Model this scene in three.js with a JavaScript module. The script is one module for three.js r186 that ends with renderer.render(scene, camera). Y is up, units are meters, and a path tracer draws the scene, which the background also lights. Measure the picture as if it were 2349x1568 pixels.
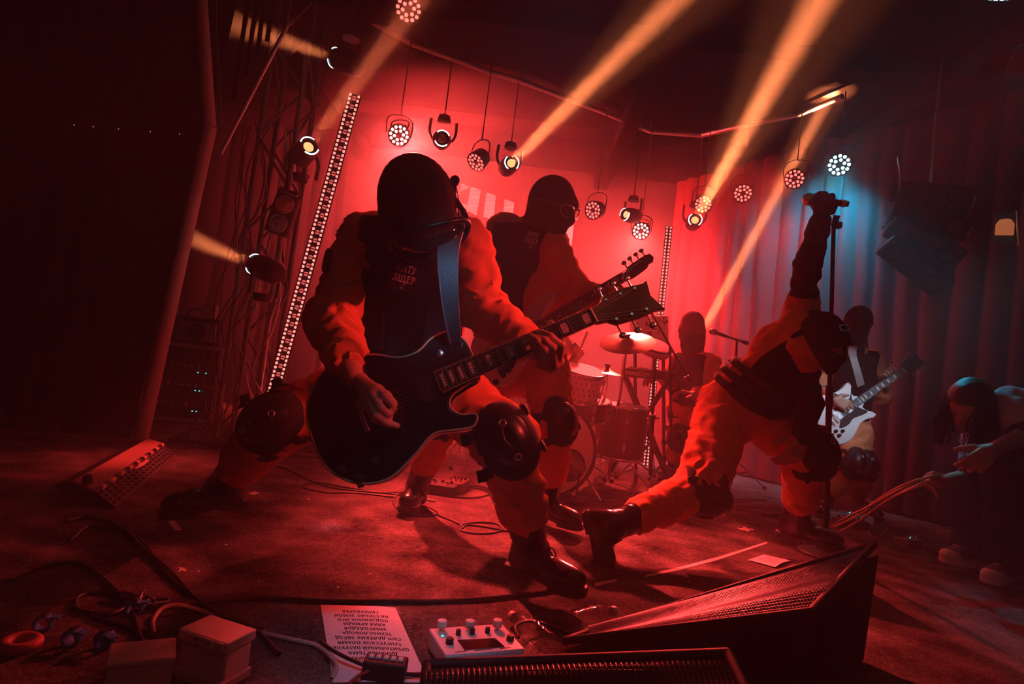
import * as THREE from 'three';
import { RoundedBoxGeometry } from 'three/addons/geometries/RoundedBoxGeometry.js';
import { mergeGeometries, mergeVertices, toCreasedNormals } from 'three/addons/utils/BufferGeometryUtils.js';
import { ImprovedNoise } from 'three/addons/math/ImprovedNoise.js';
import { RectAreaLightUniformsLib } from 'three/addons/lights/RectAreaLightUniformsLib.js';

// ---------------------------------------------------------------- camera, air, exposure
const scene = new THREE.Scene();
scene.background = new THREE.Color(0x000000);
const PW = 2349, PH = 1568, FOV = 60, FPX = PH / 2 / Math.tan(FOV * Math.PI / 360);
const camera = new THREE.PerspectiveCamera(FOV, PW / PH, 0.05, 60);
camera.position.set(0, 0.74, 0);
camera.rotation.order = 'YXZ';
camera.rotation.set(3 * Math.PI / 180, 0, 7 * Math.PI / 180);
camera.updateMatrixWorld(true);
const renderer = new THREE.WebGLRenderer();
renderer.toneMapping = THREE.LinearToneMapping;
renderer.toneMappingExposure = 1.0;
renderer.shadowMap.enabled = true;
RectAreaLightUniformsLib.init();
// stage smoke hanging in the room
scene.fog = new THREE.FogExp2(new THREE.Color(0.8, 0.8, 0.8), 0.037);

// ---------------------------------------------------------------- helpers
const V = (x, y, z) => new THREE.Vector3(x, y, z);
const R = (d) => d * Math.PI / 180;
// a place in the hall: direction seen in the photograph, and distance along the optical axis
const at = (px, py, d) => V((px - PW / 2) * d / FPX, -(py - PH / 2) * d / FPX, -d).applyMatrix4(camera.matrixWorld);
// the place on a level plane in that direction
const on = (px, py, y = 0) => { const p = at(px, py, 1).sub(camera.position); return camera.position.clone().addScaledVector(p, (y - camera.position.y) / p.y); };
const lerpV = (a, b, t) => a.clone().lerp(b, t);
const dirOf = (a, b) => b.clone().sub(a).normalize();
function rng(seed) { let s = seed >>> 0; return () => { s = (s + 0x6d2b79f5) | 0; let t = Math.imul(s ^ (s >>> 15), 1 | s); t = (t + Math.imul(t ^ (t >>> 7), 61 | t)) ^ t; return ((t ^ (t >>> 14)) >>> 0) / 4294967296; }; }
const perlin = new ImprovedNoise();
const noise = (x, y, z) => perlin.noise(x + 31.7, y + 17.3, z + 53.1);

const taken = new Map();
const numbered = (n) => { const k = taken.get(n) || 0; taken.set(n, k + 1); return k ? n + '_' + String(k).padStart(3, '0') : n; };
const shade = (m) => { m.castShadow = true; m.receiveShadow = true; return m; };
function tag(o, label, category, group) { o.userData.label = label; o.userData.category = category; if (group) o.userData.group = group; return o; }
function thing(name, label, category, pos, group) {
  const o = new THREE.Group(); o.name = numbered(name); if (pos) o.position.copy(pos);
  scene.add(o); return tag(o, label, category, group);
}
function part(name, geo, mat, parent, label) {
  const m = shade(new THREE.Mesh(Array.isArray(geo) ? merge(geo) : geo, mat)); m.name = numbered(name); parent.add(m);
  if (label) m.userData.label = label; return m;
}
function solo(name, geo, mat, label, category, group) { const m = part(name, geo, mat, scene); return tag(m, label, category, group); }
function struct(name, geo, mat, parent = scene) { const m = shade(new THREE.Mesh(Array.isArray(geo) ? merge(geo) : geo, mat)); m.name = name; parent.add(m); if (parent === scene) m.userData.kind = 'structure'; return m; }
function merge(list) {
  const flat = list.flat(9).map((g) => { const k = g.index ? g.toNonIndexed() : g.clone(); for (const n of Object.keys(k.attributes)) if (!['position', 'normal', 'uv'].includes(n)) k.deleteAttribute(n); if (!k.attributes.uv) k.setAttribute('uv', new THREE.BufferAttribute(new Float32Array(k.attributes.position.count * 2), 2)); if (!k.attributes.normal) k.computeVertexNormals(); return k; });
  return mergeGeometries(flat, false);
}
// geometry makers
const box = (w, h, d, r = 0.004, s = 2) => r ? new RoundedBoxGeometry(w, h, d, s, Math.min(r, w / 2.01, h / 2.01, d / 2.01)) : new THREE.BoxGeometry(w, h, d);
const cyl = (r1, r2, h, n = 20, open = false) => new THREE.CylinderGeometry(r1, r2, h, n, 1, open);
const mv = (g, x, y, z) => g.translate(x, y, z);
function rot(g, x = 0, y = 0, z = 0) { return g.applyMatrix4(new THREE.Matrix4().makeRotationFromEuler(new THREE.Euler(x, y, z))); }
function frame(o, X, Y, Z) { return new THREE.Matrix4().makeBasis(X, Y, Z).setPosition(o); }
// basis with z along `z`, y as near `up` as can be
function basisZ(z, up = V(0, 1, 0)) { const Z = z.clone().normalize(); let X = up.clone().cross(Z); if (X.lengthSq() < 1e-6) X = V(1, 0, 0); X.normalize(); return [X, Z.clone().cross(X).normalize(), Z]; }
function place(g, o, z, up) { const [X, Y, Z] = basisZ(z, up); return g.applyMatrix4(frame(o, X, Y, Z)); }
function aim(obj, o, z, up) { const [X, Y, Z] = basisZ(z, up); obj.position.copy(o); obj.quaternion.setFromRotationMatrix(new THREE.Matrix4().makeBasis(X, Y, Z)); return obj; }
function rod(a, b, r1, r2 = r1, n = 10) { const g = new THREE.CylinderGeometry(r2, r1, a.distanceTo(b), n); g.applyMatrix4(new THREE.Matrix4().makeRotationFromQuaternion(new THREE.Quaternion().setFromUnitVectors(V(0, 1, 0), dirOf(a, b)))); const c = lerpV(a, b, 0.5); return g.translate(c.x, c.y, c.z); }
const tube = (pts, r, seg, n = 7, closed = false) => new THREE.TubeGeometry(new THREE.CatmullRomCurve3(pts, closed, 'centripetal'), seg || pts.length * 8, r, n, closed);
const lathe = (pts, n = 32) => new THREE.LatheGeometry(pts.map((p) => new THREE.Vector2(p[0], p[1])), n);
function extrude(pts, depth, bevel = 0.003, curve = false, holes = []) {
  const mk = (q) => { if (!curve) return q.map((p) => new THREE.Vector2(p[0], p[1])); return new THREE.CatmullRomCurve3(q.map((p) => V(p[0], p[1], 0)), true, 'centripetal').getPoints(q.length * 5).slice(0, -1).map((p) => new THREE.Vector2(p.x, p.y)); };
  const s = new THREE.Shape(mk(pts)); for (const h of holes) s.holes.push(new THREE.Path(h.map((p) => new THREE.Vector2(p[0], p[1]))));
  return new THREE.ExtrudeGeometry(s, { depth: depth - 2 * bevel, bevelEnabled: bevel > 0, bevelThickness: bevel, bevelSize: bevel, bevelOffset: -bevel, bevelSegments: 2, curveSegments: 12 }).translate(0, 0, bevel);
}

// ---------------------------------------------------------------- materials
function canvasTex(w, h, draw, repeat) {
  const c = document.createElement('canvas'); c.width = w; c.height = h; draw(c.getContext('2d'), w, h);
  const t = new THREE.CanvasTexture(c); t.colorSpace = THREE.SRGBColorSpace; t.magFilter = THREE.LinearFilter;
  if (repeat) { t.wrapS = t.wrapT = THREE.RepeatWrapping; t.repeat.set(repeat[0], repeat[1]); }
  return t;
}
function grainTex(n, fn, srgb, rep = 1) {
  const d = new Uint8Array(n * n * 4);
  for (let y = 0; y < n; y++) for (let x = 0; x < n; x++) { const c = fn(x / n, y / n); const i = (y * n + x) * 4; const a = Array.isArray(c) ? c : [c, c, c]; d[i] = Math.max(0, Math.min(255, a[0] * 255)); d[i + 1] = Math.max(0, Math.min(255, a[1] * 255)); d[i + 2] = Math.max(0, Math.min(255, a[2] * 255)); d[i + 3] = 255; }
  const t = new THREE.DataTexture(d, n, n); t.magFilter = THREE.LinearFilter; t.wrapS = t.wrapT = THREE.RepeatWrapping; t.repeat.set(rep, rep); if (srgb) t.colorSpace = THREE.SRGBColorSpace; t.needsUpdate = true; return t;
}
const rw = rng(7);
const speck = grainTex(256, () => rw());
const weave = grainTex(128, (u, v) => 0.5 + 0.25 * Math.sin(u * 2 * Math.PI * 32) * Math.cos(v * 2 * Math.PI * 32) + 0.2 * (rw() - 0.5));
const std = (o) => { if ((o.roughness || 0) < 0.85 || o.emissive) return new THREE.MeshStandardMaterial(o); const q = { ...o }; delete q.roughness; return new THREE.MeshLambertMaterial(q); };
const phys = (o) => new THREE.MeshPhysicalMaterial(o);
const rgb = (r, g, b) => new THREE.Color().setRGB(r, g, b);
const M = {
  suit: std({ color: rgb(0.62, 0.22, 0.11), roughness: 0.85 }),
  suitDark: std({ color: rgb(0.42, 0.1, 0.035), roughness: 0.9 }),
  vest: std({ color: rgb(0.009, 0.009, 0.01), roughness: 0.9 }),
  mask: std({ color: rgb(0.03, 0.027, 0.027), roughness: 0.95 }),
  black: std({ color: rgb(0.007, 0.007, 0.008), roughness: 0.8 }),
  rubber: std({ color: rgb(0.02, 0.02, 0.02), roughness: 0.6 }),
  shell: std({ color: rgb(0.007, 0.008, 0.011), roughness: 0.32 }),
  leather: std({ color: rgb(0.006, 0.0055, 0.0055), roughness: 0.22 }),
  strap: std({ color: rgb(0.06, 0.06, 0.07), roughness: 0.42, bumpMap: speck, bumpScale: 0.0006 }),
  skin: std({ color: rgb(0.45, 0.24, 0.17), roughness: 0.6 }),
  lacquer: phys({ color: rgb(0.008, 0.007, 0.007), roughness: 0.25, clearcoat: 1, clearcoatRoughness: 0.08 }),
  white: phys({ color: rgb(0.75, 0.75, 0.76), roughness: 0.3, clearcoat: 0.6, clearcoatRoughness: 0.15 }),
  cream: std({ color: rgb(0.55, 0.42, 0.28), roughness: 0.4 }),
  ebony: std({ color: rgb(0.02, 0.015, 0.013), roughness: 0.45 }),
  rosewood: std({ color: rgb(0.07, 0.035, 0.025), roughness: 0.5 }),
  maple: std({ color: rgb(0.35, 0.2, 0.1), roughness: 0.4 }),
  nickel: std({ color: rgb(0.75, 0.74, 0.72), roughness: 0.25, metalness: 1 }),
  chrome: std({ color: rgb(0.8, 0.8, 0.8), roughness: 0.12, metalness: 1 }),
  steel: std({ color: rgb(0.45, 0.45, 0.46), roughness: 0.4, metalness: 1 }),
  alu: std({ color: rgb(0.55, 0.55, 0.56), roughness: 0.38, metalness: 0.9 }),
  pearl: std({ color: rgb(0.6, 0.58, 0.55), roughness: 0.3 }),
  darkMetal: std({ color: rgb(0.03, 0.03, 0.032), roughness: 0.5, metalness: 0.3 }),
  housing: std({ color: rgb(0.022, 0.022, 0.024), roughness: 0.55 }),
  paper: std({ color: rgb(0.78, 0.76, 0.76), roughness: 0.9 }),
  tape: std({ color: rgb(0.7, 0.62, 0.55), roughness: 0.8 }),
  whitePlastic: std({ color: rgb(0.72, 0.7, 0.7), roughness: 0.4 }),
  cable: std({ color: rgb(0.012, 0.012, 0.012), roughness: 0.45 }),
  drumhead: std({ color: rgb(0.6, 0.58, 0.56), roughness: 0.7 }),
  brass: std({ color: rgb(0.75, 0.5, 0.25), roughness: 0.3, metalness: 1 }),
  wood: std({ color: rgb(0.5, 0.33, 0.17), roughness: 0.55 }),
  hair: std({ color: rgb(0.016, 0.012, 0.01), roughness: 0.5 }),
};
const glow = (r, g, b, base = 0.02) => std({ color: rgb(base, base, base), emissive: rgb(r, g, b), emissiveIntensity: 1, roughness: 0.4 });
// ---------------------------------------------------------------- soft bodies: distance fields meshed by surface nets
// a primitive: cone-capsule from a to b; optional cloth folds across it
const cap = (a, b, ra, rb = ra, fold = null) => ({ a, b, ra, rb, fold, ab: b.clone().sub(a), L2: Math.max(1e-9, a.distanceToSquared(b)) });
const ball = (c, r, fold = null) => cap(c, c.clone().add(V(0, 1e-4, 0)), r, r, fold);
// ellipsoid given by its axes
const egg = (c, X, Y, Z, rx, ry, rz) => ({ egg: true, c, X, Y, Z, rx, ry, rz, rm: Math.min(rx, ry, rz), a: c, ra: Math.max(rx, ry, rz) });
function primDist(p, x, y, z) {
  if (p.egg) {
    const dx = x - p.c.x, dy = y - p.c.y, dz = z - p.c.z;
    const u = (dx * p.X.x + dy * p.X.y + dz * p.X.z) / p.rx, v = (dx * p.Y.x + dy * p.Y.y + dz * p.Y.z) / p.ry, w = (dx * p.Z.x + dy * p.Z.y + dz * p.Z.z) / p.rz;
    const k0 = Math.sqrt(u * u + v * v + w * w), k1 = Math.sqrt((u / p.rx) ** 2 + (v / p.ry) ** 2 + (w / p.rz) ** 2);
    return k1 < 1e-6 ? -p.rm : k0 * (k0 - 1) / k1;
  }
  const dx = x - p.a.x, dy = y - p.a.y, dz = z - p.a.z;
  let t = (dx * p.ab.x + dy * p.ab.y + dz * p.ab.z) / p.L2; t = t < 0 ? 0 : t > 1 ? 1 : t;
  const ex = dx - p.ab.x * t, ey = dy - p.ab.y * t, ez = dz - p.ab.z * t;
  return Math.sqrt(ex * ex + ey * ey + ez * ez) - (p.ra + (p.rb - p.ra) * t);
}
const reach = (p) => p.egg ? [p.c, Math.max(p.rx, p.ry, p.rz)] : [lerpV(p.a, p.b, 0.5), p.a.distanceTo(p.b) / 2 + Math.max(p.ra, p.rb)];
// options: k smoothing, h cell, cut: list of functions (x,y,z) -> distance kept where negative, folds amplitude
function mesher(prims, { k = 0.03, h = 0.012, cuts = [], folds = 0, grow = 0, extra = null } = {}) {
  let lo = V(1e9, 1e9, 1e9), hi = V(-1e9, -1e9, -1e9);
  for (const p of prims) for (const q of p.egg ? [p.c] : [p.a, p.b]) { const r = (p.egg ? Math.max(p.rx, p.ry, p.rz) : Math.max(p.ra, p.rb)) + grow + 0.03; lo.min(V(q.x - r, q.y - r, q.z - r)); hi.max(V(q.x + r, q.y + r, q.z + r)); }
  const B = 6, nx = Math.ceil((hi.x - lo.x) / h / B) * B + 1, ny = Math.ceil((hi.y - lo.y) / h / B) * B + 1, nz = Math.ceil((hi.z - lo.z) / h / B) * B + 1;
  const val = new Float32Array(nx * ny * nz).fill(1), half = h * B * 0.87, axes = prims.map((p) => p.egg || !p.fold ? null : basisZ(p.ab.clone().normalize(), V(0.3, 1, 0.2)));
  const dist = (list, x, y, z) => {
    let d = 1e9, best = null;
    for (let i = 0; i < list.length; i++) { const q = prims[list[i]], e = primDist(q, x, y, z); if (e < d) best = list[i]; if (d > 1e8) d = e; else { const m = Math.max(k - Math.abs(d - e), 0) / k; d = Math.min(d, e) - m * m * k * 0.25; } }
    d -= grow;
    if (folds && Math.abs(d) < 0.05 && best !== null) {
      const q = prims[best];
      if (q.fold) {
        const [X, Y, Z] = axes[best], f = q.fold, s = x * Z.x + y * Z.y + z * Z.z, u = x * X.x + y * X.y + z * X.z, v = x * Y.x + y * Y.y + z * Y.z;
        const w = noise(u * 7, v * 7, s * 7), n = 1 - 2 * Math.abs(noise(u * f[1] + 2 * w, v * f[1], s * f[0] + w)), n2 = noise(u * 17, v * 17, s * 34 + w);
        d -= folds * f[2] * (n * 0.8 + n2 * 0.35 - 0.25);
      }
    }
    if (extra) d = extra(x, y, z, d);
    for (const c of cuts) { const e = c(x, y, z); if (e > d) d = e; }
    return d;
  };
  const all = prims.map((_, i) => i), reaches = prims.map(reach);
  for (let bz = 0; bz < nz - 1; bz += B) for (let by = 0; by < ny - 1; by += B) for (let bx = 0; bx < nx - 1; bx += B) {
    const cx = lo.x + (bx + B / 2) * h, cy = lo.y + (by + B / 2) * h, cz = lo.z + (bz + B / 2) * h;
    let dm = 1e9; const ds = [];
    for (const i of all) { const [c, r] = reaches[i], q = Math.hypot(cx - c.x, cy - c.y, cz - c.z) - r; const e = q > 0.35 ? q : primDist(prims[i], cx, cy, cz); ds.push(e); if (e < dm) dm = e; }
    const far = dm - grow > half + 0.035 + k * 0.5, deep = dm - grow < -(half + 0.06) && !cuts.length && !extra;
    const list = far || deep ? null : all.filter((i) => ds[i] < dm + 2 * half + k + 0.01);
    for (let z = bz; z <= bz + B && z < nz; z++) for (let y = by; y <= by + B && y < ny; y++) for (let x = bx; x <= bx + B && x < nx; x++) {
      const i = (z * ny + y) * nx + x;
      if (list) val[i] = dist(list, lo.x + x * h, lo.y + y * h, lo.z + z * h); else if (deep && val[i] === 1) val[i] = -1;
    }
  }
  // surface nets
  const id = new Int32Array(nx * ny * nz).fill(-1), pos = [], idx = [];
  const C = [[0, 0, 0], [1, 0, 0], [0, 1, 0], [1, 1, 0], [0, 0, 1], [1, 0, 1], [0, 1, 1], [1, 1, 1]], E = [[0, 1], [2, 3], [4, 5], [6, 7], [0, 2], [1, 3], [4, 6], [5, 7], [0, 4], [1, 5], [2, 6], [3, 7]];
  for (let z = 0; z < nz - 1; z++) for (let y = 0; y < ny - 1; y++) for (let x = 0; x < nx - 1; x++) {
    const b = (z * ny + y) * nx + x; let m = 0; const v = [];
    for (let c = 0; c < 8; c++) { const e = val[b + C[c][0] + C[c][1] * nx + C[c][2] * nx * ny]; v.push(e); if (e < 0) m |= 1 << c; }
    if (m === 0 || m === 255) continue;
    let sx = 0, sy = 0, sz = 0, n = 0;
    for (const [p, q] of E) { const a = v[p], c = v[q]; if ((a < 0) === (c < 0)) continue; const t = a / (a - c); sx += C[p][0] + (C[q][0] - C[p][0]) * t; sy += C[p][1] + (C[q][1] - C[p][1]) * t; sz += C[p][2] + (C[q][2] - C[p][2]) * t; n++; }
    id[b] = pos.length / 3; pos.push(lo.x + (x + sx / n) * h, lo.y + (y + sy / n) * h, lo.z + (z + sz / n) * h);
  }
  const quad = (a, b, c, d, flip) => { if (a < 0 || b < 0 || c < 0 || d < 0) return; if (flip) idx.push(a, c, b, a, d, c); else idx.push(a, b, c, a, c, d); };
  const sx = 1, sy = nx, sz = nx * ny;
  for (let z = 1; z < nz - 1; z++) for (let y = 1; y < ny - 1; y++) for (let x = 1; x < nx - 1; x++) {
    const b = (z * ny + y) * nx + x, s = val[b] < 0;
    if (s !== val[b + sx] < 0) quad(id[b - sy - sz], id[b - sz], id[b], id[b - sy], !s);
    if (s !== val[b + sy] < 0) quad(id[b - sx - sz], id[b - sx], id[b], id[b - sz], !s);
    if (s !== val[b + sz] < 0) quad(id[b - sx - sy], id[b - sy], id[b], id[b - sx], !s);
  }
  const g = new THREE.BufferGeometry();
  g.setAttribute('position', new THREE.BufferAttribute(new Float32Array(pos), 3)); g.setIndex(idx); g.computeVertexNormals();
  const uv = new Float32Array(pos.length / 3 * 2); for (let i = 0; i < pos.length / 3; i++) { uv[2 * i] = (pos[3 * i] + pos[3 * i + 2]) * 4; uv[2 * i + 1] = pos[3 * i + 1] * 4; }
  g.setAttribute('uv', new THREE.BufferAttribute(uv, 2));
  return g;
}
const planeCut = (o, n) => { const k = n.clone().normalize(), d = k.dot(o); return (x, y, z) => k.x * x + k.y * y + k.z * z - d; };   // keeps the side n points away from
// ---------------------------------------------------------------- the hall
const carpet = grainTex(512, (u, v) => { const n = 0.5 + 0.5 * noise(u * 14, v * 14, 1), f = 0.5 + 0.5 * noise(u * 60, v * 60, 4); return 0.25 + 0.3 * n * n + 0.25 * f * f + 0.35 * rw() * rw(); });
const carpetCol = grainTex(512, (u, v) => { const n = 0.5 + 0.9 * noise(u * 9, v * 9, 2), f = 0.5 + 0.5 * noise(u * 46, v * 46, 7), s = rw(); const k = 0.11 + 0.17 * n + 0.16 * f + (s > 0.88 ? 0.3 : 0.08 * s); return [k, k * 0.94, k * 0.9]; }, true);
carpet.repeat.set(0.8, 0.8); carpetCol.repeat.set(0.8, 0.8);
M.carpet = std({ map: carpetCol, bumpMap: carpet, bumpScale: 0.004, roughness: 0.95 });
M.wall = std({ color: rgb(0.03, 0.028, 0.028), roughness: 0.95, bumpMap: speck, bumpScale: 0.001 });
M.ceiling = std({ color: rgb(0.015, 0.014, 0.014), roughness: 0.95 });
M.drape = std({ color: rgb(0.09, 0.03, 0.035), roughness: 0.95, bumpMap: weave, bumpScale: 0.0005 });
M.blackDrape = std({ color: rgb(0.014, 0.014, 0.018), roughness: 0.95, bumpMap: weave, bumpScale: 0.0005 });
function floorGeo(x0, x1, z0, z1, y0, t) { const g = new THREE.BoxGeometry(x1 - x0, t, z1 - z0); g.translate((x0 + x1) / 2, y0 - t / 2, (z0 + z1) / 2); const p = g.attributes.position, uv = g.attributes.uv; for (let i = 0; i < p.count; i++) uv.setXY(i, p.getX(i), p.getZ(i)); return g; }
const RX0 = -4.6, RX1 = 4.8, RZ0 = -7.6, RZ1 = 2.4, RH = 3.45;
struct('floor', floorGeo(RX0 - 0.2, RX1 + 0.2, RZ0 - 0.2, RZ1 + 0.2, 0, 0.2), M.carpet);
struct('ceiling', floorGeo(RX0 - 0.2, RX1 + 0.2, RZ0 - 0.2, RZ1 + 0.2, RH + 0.2, 0.2), M.ceiling);
struct('wall_back', mv(box(RX1 - RX0 + 0.4, RH, 0.2, 0), (RX0 + RX1) / 2, RH / 2, RZ0 - 0.1), M.wall);
struct('wall_front', mv(box(RX1 - RX0 + 0.4, RH, 0.2, 0), (RX0 + RX1) / 2, RH / 2, RZ1 + 0.1), M.wall);
struct('wall_left', mv(box(0.2, RH, RZ1 - RZ0, 0), RX0 - 0.1, RH / 2, (RZ0 + RZ1) / 2), M.wall);
struct('wall_right', mv(box(0.2, RH, RZ1 - RZ0, 0), RX1 + 0.1, RH / 2, (RZ0 + RZ1) / 2), M.wall);
// ceiling beams
[[-2.2, 'z'], [0.9, 'z'], [3.1, 'z'], [-2.4, 'x'], [-4.4, 'x'], [-6.3, 'x']].forEach(([c, a], i) => struct('trim_' + (i + 2), a === 'z' ? mv(box(0.16, 0.2, RZ1 - RZ0, 0.01), c, RH - 0.1, (RZ0 + RZ1) / 2) : mv(box(RX1 - RX0, 0.14, 0.2, 0.01), (RX0 + RX1) / 2, RH - 0.07, c), M.ceiling));
// hanging cloth along a plan line, from y0 to y1, in pleats
function drape(a, b, y0, y1, { pleat = 0.16, depth = 0.06, seed = 1, ny = 10, lean = 0 } = {}) {
  const L = Math.hypot(b.x - a.x, b.z - a.z), n = Math.ceil(L / pleat * 14), ux = (b.x - a.x) / L, uz = (b.z - a.z) / L, pos = [], uv = [], idx = [];
  for (let j = 0; j <= ny; j++) for (let i = 0; i <= n; i++) {
    const s = i / n * L, y = y0 + (y1 - y0) * j / ny, f = s / pleat + 0.9 * noise(s * 1.7, seed, y * 0.1), A = depth * (0.65 + 0.6 * noise(s * 2.3, seed + 9, 0.3 * y));
    const w = A * Math.pow(Math.abs(Math.sin(f * Math.PI)), 0.7) * (1 + 0.15 * noise(s, y, seed)) + 0.012 * noise(s * 12, y * 1.5, seed);
    const q = s + 0.02 * noise(s * 3, y * 0.9, seed + 4);
    pos.push(a.x + ux * q - uz * w + lean * (y - y0), y, a.z + uz * q + ux * w); uv.push(s, y);
  }
  for (let j = 0; j < ny; j++) for (let i = 0; i < n; i++) { const p = j * (n + 1) + i; idx.push(p, p + 1, p + n + 2, p, p + n + 2, p + n + 1); }
  const g = new THREE.BufferGeometry(); g.setAttribute('position', new THREE.Float32BufferAttribute(pos, 3)); g.setAttribute('uv', new THREE.Float32BufferAttribute(uv, 2)); g.setIndex(idx); g.computeVertexNormals(); return g;
}
for (const m of [M.drape, M.blackDrape]) m.side = THREE.DoubleSide;
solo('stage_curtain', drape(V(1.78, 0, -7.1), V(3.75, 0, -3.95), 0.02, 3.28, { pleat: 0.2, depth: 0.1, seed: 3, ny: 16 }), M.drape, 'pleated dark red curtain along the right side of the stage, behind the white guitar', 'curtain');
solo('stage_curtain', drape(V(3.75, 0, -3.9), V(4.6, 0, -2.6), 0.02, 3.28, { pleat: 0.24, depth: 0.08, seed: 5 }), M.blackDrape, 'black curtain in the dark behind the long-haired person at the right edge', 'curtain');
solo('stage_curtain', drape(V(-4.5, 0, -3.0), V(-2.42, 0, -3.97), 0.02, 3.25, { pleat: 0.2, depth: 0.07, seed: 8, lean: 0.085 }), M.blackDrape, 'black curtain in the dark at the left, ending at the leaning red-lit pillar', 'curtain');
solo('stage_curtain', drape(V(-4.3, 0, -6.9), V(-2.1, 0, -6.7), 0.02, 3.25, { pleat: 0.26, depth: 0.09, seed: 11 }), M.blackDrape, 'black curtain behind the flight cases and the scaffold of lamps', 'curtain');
// pillar at the left edge of the stage opening
{
  const a = on(322, 1012), b = at(481, 292, 3.95), c = at(462, 0, 3.95);
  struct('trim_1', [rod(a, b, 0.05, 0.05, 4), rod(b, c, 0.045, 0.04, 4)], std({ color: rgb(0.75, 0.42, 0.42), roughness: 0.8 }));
}
// ---------------------------------------------------------------- stage lamps
const RED = rgb(1, 0.048, 0.045), CYAN = rgb(0.0, 0.55, 0.85), AMBER = rgb(1, 0.23, 0.075);
M.ledRed = glow(2.6, 0.36, 0.3); M.ledHot = glow(7, 2.0, 1.7); M.ledCyan = glow(2.2, 6, 7); M.ledAmber = glow(2.6, 0.75, 0.28); M.haloWhite = glow(2.2, 3.2, 3.4); M.ledStrip = glow(2.4, 0.5, 0.42);
M.lensPlate = std({ color: rgb(0.05, 0.02, 0.02), roughness: 0.3 });
const parHousing = lathe([[0, -0.13], [0.05, -0.13], [0.075, -0.1], [0.085, -0.02], [0.09, 0.0], [0.09, 0.012], [0.082, 0.012], [0.08, 0.0]], 36).applyMatrix4(new THREE.Matrix4().makeRotationX(Math.PI / 2));
const parPlate = cyl(0.08, 0.08, 0.006, 36).rotateX(Math.PI / 2);
const PIPE_Y = 3.36;   // height of the pipes that carry the lamps
const ledLens = new THREE.CircleGeometry(0.0125, 7).translate(0, 0, 0.003);
function par(px, py, d, target, label, { mat = M.ledRed, color = RED, power = 0, angle = 30, core = 0, coreAngle = 16, skirtTo = null, size = 1, soft = 4, hang = true } = {}) {
  const p = at(px, py, d), o = thing('stage_lamp', label, 'lamp'); aim(o, p, target.clone().sub(p)); o.scale.setScalar(size);
  part('housing', parHousing, M.housing, o); part('lens_plate', parPlate, M.lensPlate, o);
  for (const [n, r, f] of [[12, 0.066, 0], [6, 0.036, 0.3]]) for (let i = 0; i < n; i++) { const a = f + i / n * 2 * Math.PI, l = part('led_lens', ledLens, mat, o); l.position.set(Math.cos(a) * r, Math.sin(a) * r, 0.006); l.castShadow = false; }
  // yoke up to the pipe, in the lamp's own frame
  const up = V(0, 1, 0).applyQuaternion(o.quaternion.clone().invert());
  part('yoke', [tube([V(-0.1, 0, -0.05), V(-0.1, 0, -0.05).addScaledVector(up, 0.12), V(-0.05, 0, -0.05).addScaledVector(up, 0.16), V(0.05, 0, -0.05).addScaledVector(up, 0.16), V(0.1, 0, -0.05).addScaledVector(up, 0.12), V(0.1, 0, -0.05)], 0.005, 30, 6), rod(V(0, 0, -0.05).addScaledVector(up, 0.16), V(0, 0, -0.05).addScaledVector(up, Math.max(0.2, (PIPE_Y - p.y) / size)), 0.005)], M.housing, o);
  // a narrow bright core and a wide skirt, as such lamps throw
  const throwLight = (name, to, I, half) => { const s = new THREE.SpotLight(color, I, 0, R(half), 1, 2); s.position.copy(p).addScaledVector(dirOf(p, to), 0.03); s.target.position.copy(to); s.castShadow = true; s.shadow.radius = soft; s.name = name; scene.add(s, s.target); };
  if (power) throwLight('lamp', skirtTo || target, power, angle);
  if (core) throwLight('lamp_core', target, core, coreAngle);
  return o;
}
const headBody = lathe([[0, -0.2], [0.05, -0.2], [0.075, -0.17], [0.08, -0.05], [0.07, 0.0], [0.062, 0.03], [0.056, 0.03], [0.055, 0.01]], 28).rotateX(Math.PI / 2);
const lensDisc = new THREE.SphereGeometry(0.055, 12, 2, 0, 2 * Math.PI, 0, 0.9).scale(0.85, 0.35, 0.85).rotateX(Math.PI / 2).translate(0, 0, -0.004);
const haloArc = new THREE.TorusGeometry(0.062, 0.006, 3, 8, 1.9);
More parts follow.
